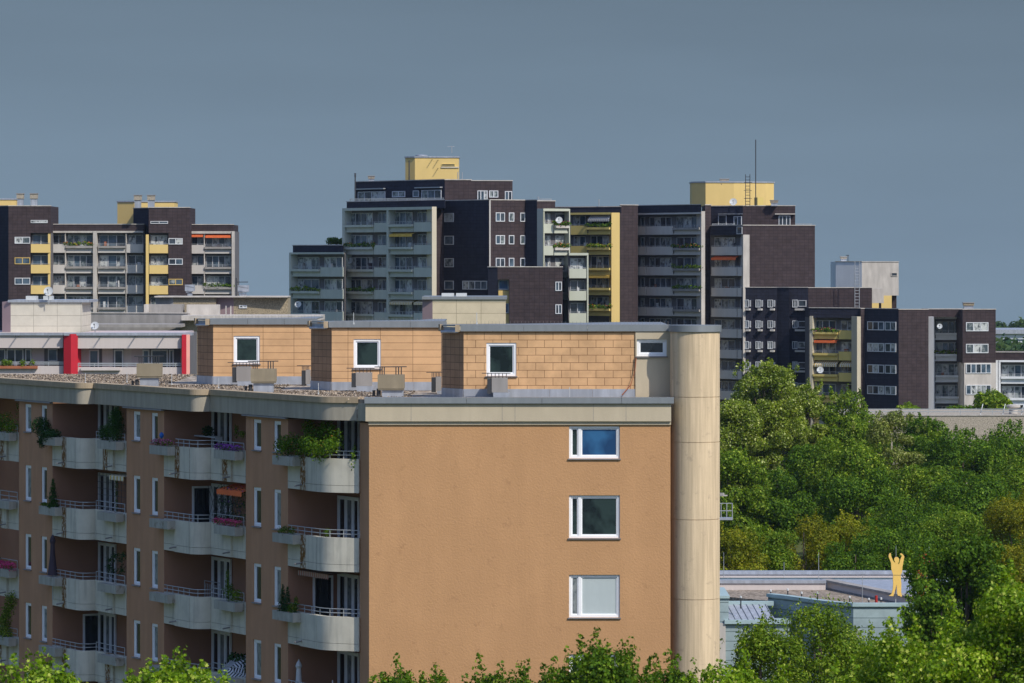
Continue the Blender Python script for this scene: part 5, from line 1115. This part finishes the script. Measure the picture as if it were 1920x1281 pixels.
for px, py in ((1389, 1124), (1445, 1112), (1477, 1110), (1503, 1116), (1533, 1116), (1593, 1124), (1629, 1128), (1652, 1127)):
    Yv = 8000*(CZ-ZR+.25)/(py+5-HY); v = obj('roof_pipe', MB().cyl(XX(px, Yv), Yv, .035, ZR-.6, ZR-.02, 10), MT['darkmetal'], sb); obj('pipe_cap', MB().lathe(XX(px, Yv), Yv, [(.06, ZR-.03), (.06, ZR+.06), (.02, ZR+.09)], 10), MT['plastic'], v)
Yv = 230; tag(obj('red_pipe', MB().cyl(XX(1643, Yv), Yv, .075, ZR-.55, ZR+.28, 14), MT['cherry']), 'short dark red pipe on the gravel roof left of the golden figure', 'pipe')
for i, (px, y0, Yv) in enumerate(((1357, 1036, 250), (1470, 1054, 250), (1535, 1036, 247), (1617, 1075, 231), (1680, 1024, 233.5), (1742, 1025, 250))):
    tag(obj('lightning_mast', MB().tube([(XX(px, Yv), Yv, ZR-.2), (XX(px, Yv), Yv, ZZ(y0, Yv))], .02, .012, 5), MT['rail']), ['thin rod beside the column on the teal building', 'thin short rod second from the column on the teal building', 'tall thin rod where the slanting parapet starts', 'thin rod on the gravel left of the golden figure', 'thin rod directly behind the golden figure', 'thin rod right of the golden figure above the maple'][i], 'lightning rod')
# golden cut-out figure, arms raised
YG = 230.5; zpx = 8000/YG
out = [(392,1040),(430,1015),(452,985),(470,900),(478,800),(472,700),(478,620),(440,500),(436,380),(390,265),(388,220),(412,182),(432,190),(436,240),(478,340),(505,372),(520,375),(500,330),(500,290),(520,268),(545,264),(575,270),(598,300),(596,345),(578,385),(578,412),(600,395),(616,335),(640,262),(655,240),(618,212),(618,196),(650,190),(685,225),(702,262),(690,310),(664,460),(656,560),(630,620),(632,720),(642,790),(640,880),(638,970),(655,1035),(640,1062),(610,1040),(570,1035),(556,980),(548,880),(548,810),(535,860),(500,985),(482,1045)]
out = [(XX(1630+a/10.67, YG), ZZ(1020+c/10.67, YG)) for a, c in out]
m = MB(); n_ = len(out); dpt = .14
m.face([(x, YG, z) for x, z in out], out); m.face([(x, YG+dpt, z) for x, z in out[::-1]], out[::-1])
for i in range(n_): a, c = out[i], out[(i+1) % n_]; m.face([(a[0], YG, a[1]), (c[0], YG, c[1]), (c[0], YG+dpt, c[1]), (a[0], YG+dpt, a[1])], [(0, 0)]*4)
fg = thing('golden_figure', 'golden cut-out figure with both arms raised on the teal building roof', 'statue', (XX(1681, YG), YG, ZZ(1118, YG)))
obj('silhouette', m, MT['gold'], fg); obj('waist_seam', MB().abox(XX(1675.5, YG), XX(1689, YG), YG-.006, YG-.001, ZZ(1078.9, YG), ZZ(1078.2, YG)), MT['darkmetal'], fg)
obj('stand', MB().abox(XX(1679, YG), XX(1681, YG), YG+.15, YG+.25, ZR-.25, ZZ(1085, YG)), MT['rail'], fg)
# street lamp and metal frame beside the column
YL = 205; r = thing('street_lamp', 'street lamp head poking out from behind the round column', 'street lamp', (XX(1330, YL), YL, 0))
zl = ZZ(928, YL); obj('pole', MB().tube([(XX(1330, YL), YL, 0), (XX(1330, YL), YL, zl-.3), (XX(1336, YL), YL, zl), (XX(1352, YL), YL, zl+.05)], .08, .05, 8), MT['rail'], r)
m = MB(); xa, xb = XX(1350, YL), XX(1364, YL)
m.prism([(xa, YL-.14), (xa+.15, YL-.17), (xb-.1, YL-.08), (xb, YL), (xb-.1, YL+.08), (xa+.15, YL+.17), (xa, YL+.14)], zl-.06, zl+.0); m.prism([(xa, YL-.1), (xa+.15, YL-.12), (xb-.15, YL), (xa+.15, YL+.12), (xa, YL+.1)], zl, zl+.09)
obj('lamp_head', m, MT['greyc'], r)
r = thing('metal_frame', 'pale metal railing frame on a post below the street lamp', 'frame', (XX(1350, YL), YL, 0)); m = MB()
for px in (1338, 1352, 1362.5, 1373): m.tube([(XX(px, YL), YL, ZZ(972, YL)), (XX(px, YL), YL, ZZ(944, YL))], .025, n=5)
for py in (944, 958): m.tube([(XX(1338, YL), YL, ZZ(py, YL)), (XX(1373, YL), YL, ZZ(py, YL))], .02, n=5)
obj('frame', m, MT['rail'], r); obj('tray', MB().abox(XX(1338, YL), XX(1374, YL), YL-.1, YL+.5, ZZ(975, YL), ZZ(971, YL)), MT['zinc'], r); obj('post', MB().tube([(XX(1342, YL), YL+.2, 0), (XX(1342, YL), YL+.2, ZZ(974, YL))], .06), MT['rail'], r)
# ------------------------------------------------------------------ trees
def T(name, label, px, top, Y, rad, leaf, lsize, n, kind='round', base=None, **k):
    h = ZZ(top, Y); return make_tree(name, label, (XX(px, Y), Y, 0), h, rad, base if base is not None else h*.25, leaf, lsize, n, kind=kind, **k)
# near maples along the bottom edge
T('maple_tree', 'bright maple top at the bottom left corner in front of the balconies', 78, 1216, 133, 2.1, 'maple', .14, 15000, shape=MAP, shoots=14, spires=8, seed=1, base=7)
T('maple_tree', 'bright maple top in front of the second balcony column at the bottom', 335, 1216, 133, 2.1, 'maple', .14, 15000, shape=MAP, shoots=14, spires=8, seed=2, base=7)
T('maple_tree', 'maple top with thin shoots at the foot of the orange end wall, left part', 745, 1226, 143, 1.7, 'maple2', .13, 8000, shape=MAP, spires=6, seed=3, base=7)
T('maple_tree', 'small maple top at the middle of the orange end wall', 900, 1230, 143, 1.9, 'maple2', .13, 8000, shape=MAP, spires=6, seed=4, base=7)
T('maple_tree', 'low maple tip between the two leftmost maples of the end wall', 820, 1246, 144, 1.5, 'maple2', .13, 6000, shape=MAP, spires=6, seed=91, base=7)
T('maple_tree', 'low maple tip just left of the maple covering the lowest window', 985, 1240, 144, 1.5, 'maple2', .13, 6000, shape=MAP, spires=6, seed=92, base=7)
T('maple_tree', 'maple top covering the lowest window of the orange end wall', 1115, 1178, 142, 2.2, 'maple2', .13, 15000, shape=MAP, spires=11, seed=5, base=7)
T('maple_tree', 'maple top at the foot of the round column', 1258, 1222, 143, 1.4, 'maple2', .13, 7000, shape=MAP, spires=6, seed=6, base=7)
T('maple_tree', 'bright maple top directly right of the round column at the bottom', 1392, 1205, 138, 2.2, 'maple', .13, 18000, shape=MAP, spires=8, seed=7, base=7)
T('maple_tree', 'big bright maple filling the bottom right corner', 1895, 1052, 128, 4.2, 'maple', .12, 110000, shape=MAP, spires=22, seed=8, base=5, nb=110, br=.18)
T('maple_tree', 'bright maple at the bottom left of the big corner maple', 1715, 1155, 130, 2.8, 'maple', .12, 44000, shape=MAP, spires=12, seed=9, base=5)
T('small_leaved_tree', 'dense small-leaved green tree in front of the teal wall', 1545, 1122, 168, 3.2, 'mid', .12, 34000, shoots=18, seed=10, base=4)
T('small_leaved_tree', 'small-leaved green tree in front of the seam roof', 1440, 1160, 165, 2.6, 'mid', .12, 26000, shoots=14, seed=12, base=4)
T('small_leaved_tree', 'small-leaved tree between the teal wall and the corner maple', 1640, 1190, 160, 2.4, 'mid', .12, 24000, shoots=14, seed=13, base=4)
T('dark_maple_tree', 'dark green maple half covering the golden figure', 1805, 1002, 205, 3.1, 'dark', .16, 40000, shape=MAP, shoots=26, seed=14, base=4, nb=46)
T('dark_maple_tree', 'smaller dark maple branch crown right below the golden figure', 1755, 1105, 202, 1.7, 'dark', .15, 16000, shape=MAP, shoots=12, seed=15, base=4)
T('red_berry_tree', 'green tree with red berry clusters behind the dark maple', 1738, 1040, 212, 1.5, 'dark', .16, 6000, seed=16, base=4)
# wood between the school and the far blocks
G_ = 'trees of the wood between the teal building and the dark blocks'
T('poplar_tree', 'tall pale-flecked poplar in front of the dark block, tallest of the wood', 1440, 672, 395, 5.6, 'poplar', .22, 60000, 'column', nb=190, shoots=24, seed=20, group=G_, br=.15, base=3)
T('poplar_tree', 'poplar crown directly right of the tallest poplar', 1512, 716, 400, 3.8, 'poplar', .22, 30000, 'column', nb=90, shoots=16, seed=21, group=G_, br=.18, base=3)
T('poplar_tree', 'poplar crown below the striped yellow awnings', 1586, 730, 402, 4.2, 'mid', .23, 30000, 'round', nb=44, shoots=12, seed=22, group=G_, br=.28, base=3)
T('poplar_tree', 'lower poplar beside the upper half of the round column', 1380, 745, 390, 3.6, 'poplar', .22, 30000, 'column', nb=80, shoots=10, seed=23, group=G_, br=.28, base=3)
T('birch_tree', 'pale birch with light stems left of the pebble deck wall', 1670, 768, 370, 4.0, 'pale', .20, 24000, 'column', nb=40, shoots=12, seed=24, group=G_, bark='palebark', base=2, br=.22)
T('birch_tree', 'broad green crown between the poplar and the birch', 1625, 775, 398, 3.5, 'mid', .22, 24000, seed=25, group=G_, base=3)
spec = [
 ('broadleaf_tree', 'dark peaked tree in front of the left end of the deck wall', 1732, 778, 392, 3.2, 'dark', 11000),
 ('broadleaf_tree', 'broad dark crown right of the peaked tree below the deck wall', 1800, 800, 380, 4.6, 'dark', 16000),
 ('broadleaf_tree', 'dark crown against the deck wall at the right picture edge', 1880, 786, 388, 4.6, 'dark', 16000),
 ('broadleaf_tree', 'mid-green crown in the second row at the right picture edge', 1915, 850, 350, 4.2, 'mid', 15000),
 ('broadleaf_tree', 'large dull green crown in the middle of the right half of the wood', 1830, 882, 335, 4.6, 'dark', 18000),
 ('broadleaf_tree', 'green crown below the birch', 1735, 868, 345, 4.0, 'mid', 15000),
 ('broadleaf_tree', 'green crown below the gap between poplar and birch', 1590, 815, 365, 4.6, 'mid', 17000),
 ('broadleaf_tree', 'dark crown in the middle of the wood, left of the birch foot', 1520, 830, 370, 4.2, 'dark', 15000),
 ('broadleaf_tree', 'green crown in the second row right beside the column', 1370, 840, 350, 4.0, 'mid', 14000),
 ('broadleaf_tree', 'dim green crown under the tall poplar', 1450, 880, 352, 3.8, 'dark', 13000),
 ('pine_tree', 'dusky dark green tree left of the birch foot', 1610, 872, 335, 3.6, 'dark', 14000),
 ('broadleaf_tree', 'dense dark crown in the centre of the lower wood', 1700, 925, 320, 3.8, 'dark', 15000),
 ('broadleaf_tree', 'dark crown left of the yellowing tree at the right edge', 1800, 950, 300, 3.8, 'mid', 15000),
 ('yellowing_tree', 'yellowing tree at the right picture edge', 1905, 925, 292, 3.8, 'gold', 16000),
 ('olive_tree', 'olive-green tree just right of the metal frame', 1372, 985, 275, 2.6, 'olive', 9000),
 ('olive_tree', 'second olive-green tree from the round column above the teal roof', 1432, 978, 278, 2.6, 'mid', 9000),
 ('olive_tree', 'yellow-tinged tree above the middle of the teal roof', 1505, 965, 280, 3.0, 'gold', 11000),
 ('olive_tree', 'olive-green tree right of the yellow-tinged one', 1580, 958, 284, 3.0, 'olive', 11000),
 ('broadleaf_tree', 'very dark tree directly behind the golden figure', 1660, 985, 276, 3.4, 'dark', 13000),
 ('broadleaf_tree', 'dark tree lowest behind the teal roof, left of the golden figure', 1600, 1010, 268, 2.6, 'dark', 9000),
 ('broadleaf_tree', 'dark green tree behind the dark maple', 1750, 990, 270, 3.2, 'dark', 12000),
 ('broadleaf_tree', 'mid-green crown squeezed between peaked tree and broad dark crown below deck wall', 1765, 806, 385, 2.8, 'mid', 11000),
 ('yellowing_tree', 'lower yellowing tree at the right picture edge above the corner maple', 1890, 1010, 262, 3.2, 'gold', 12000),
]
for i, (nm_, lb, px, top, Y, rad, leaf, n) in enumerate(spec):
    T(nm_, lb, px, top, Y, rad, leaf, .22 if Y > 320 else .165, int(n*1.8), seed=30+i, group=G_, shoots=10, base=1.5, nb=40)
# small trees on the deck and by the right block
T('small_tree', 'round green tree on the deck in front of the white-windowed block', 1860, 728, 500, 2.6, 'mid', .34, 5000, seed=60, base=8)
T('small_tree', 'little bright bush left on the deck above the railing', 1703, 752, 500, 1.6, 'mid', .32, 2600, seed=61, base=8)
T('small_tree', 'flat dark bush at the foot of the pale balconies', 1800, 758, 505, 2.0, 'dark', .32, 2600, seed=62, base=8)
ob = thing('roof_bush', 'dark bush on the terrace of the low grey wing', 'bush', (XX(627, 541), 545, ZZ(460, 541)))
c, nm = blob_points([(XX(a, 541)-XX(627, 541), 0, z_, .7, .6, .45) for a, z_ in ((618, .5), (625, .6), (634, .35), (640, .45))], 700, .2); link('leaves', leaf_mesh('leaves', c, nm, .3, DIA, LF['dark']), ob, (0, 0, 0))
# red berry clusters
c, nm = blob_points([(XX(1737, 210)+random.uniform(-.5, .5), 209.8-.8, ZZ(y_, 210), .22, .15, .25) for y_ in (1040, 1046, 1055, 1076, 1082, 1102, 1111)], 260, .2)
lo = np.array((XX(1737, 210), 209, ZZ(1115, 210))); tag(link('berry_cluster', leaf_mesh('berry_cluster', c-lo, nm, .10, DIA, M('berry_red', (.42, .06, .03), .6)), None, tuple(lo)), 'red berry clusters hanging in the dark tree right of the golden figure', 'berries')
# far woods
def wood(name, Y0, Y1, px0, px1, h, n, blobs_n, leaf='far', ls=1.6, seed=3):
    rg = np.random.default_rng(seed); bl = []
    for i in range(blobs_n):
        Y = rg.uniform(Y0, Y1); r_ = rg.uniform(3, 5.5); bl.append((XX(rg.uniform(px0, px1), Y), Y, h-r_+rg.uniform(-2.2, .8), r_, r_, r_))
        bl.append((bl[-1][0], Y, h*.35, r_*1.1, r_, h*.4))
    c, nm = blob_points(bl, n, .7, rg=rg); return struct(link(name, leaf_mesh(name, c, nm, ls, DIA, LF[leaf]), None, (0, 0, 0)), 'stuff')
wood('distant_wood', 1350, 1480, -300, 2250, 7.0, 60000, 420, ls=2.2)
wood('middle_wood', 900, 1050, 1500, 2200, ZZ(637, 980), 16000, 70, ls=1.5, seed=5)
T('distant_tree', 'taller dark distant tree at the right picture edge above the hall', 1925, 600, 1240, 6, 'far', 1.4, 2500, seed=70, base=2)
# ------------------------------------------------------------------ air
hz = MB().abox(-700, 700, -30, 1700, -40, 46)
hm = bpy.data.materials.new('haze_air'); hm.use_nodes = True; t = hm.node_tree; t.nodes.clear(); o_ = t.nodes.new('ShaderNodeOutputMaterial'); v_ = t.nodes.new('ShaderNodeVolumePrincipled')
v_.inputs['Density'].default_value = HAZE; v_.inputs['Color'].default_value = (.62, .78, 1.0, 1); v_.inputs['Anisotropy'].default_value = 0.2; t.links.new(v_.outputs[0], o_.inputs['Volume'])
if HAZE > 0: struct(obj('haze', hz, hm), 'stuff')
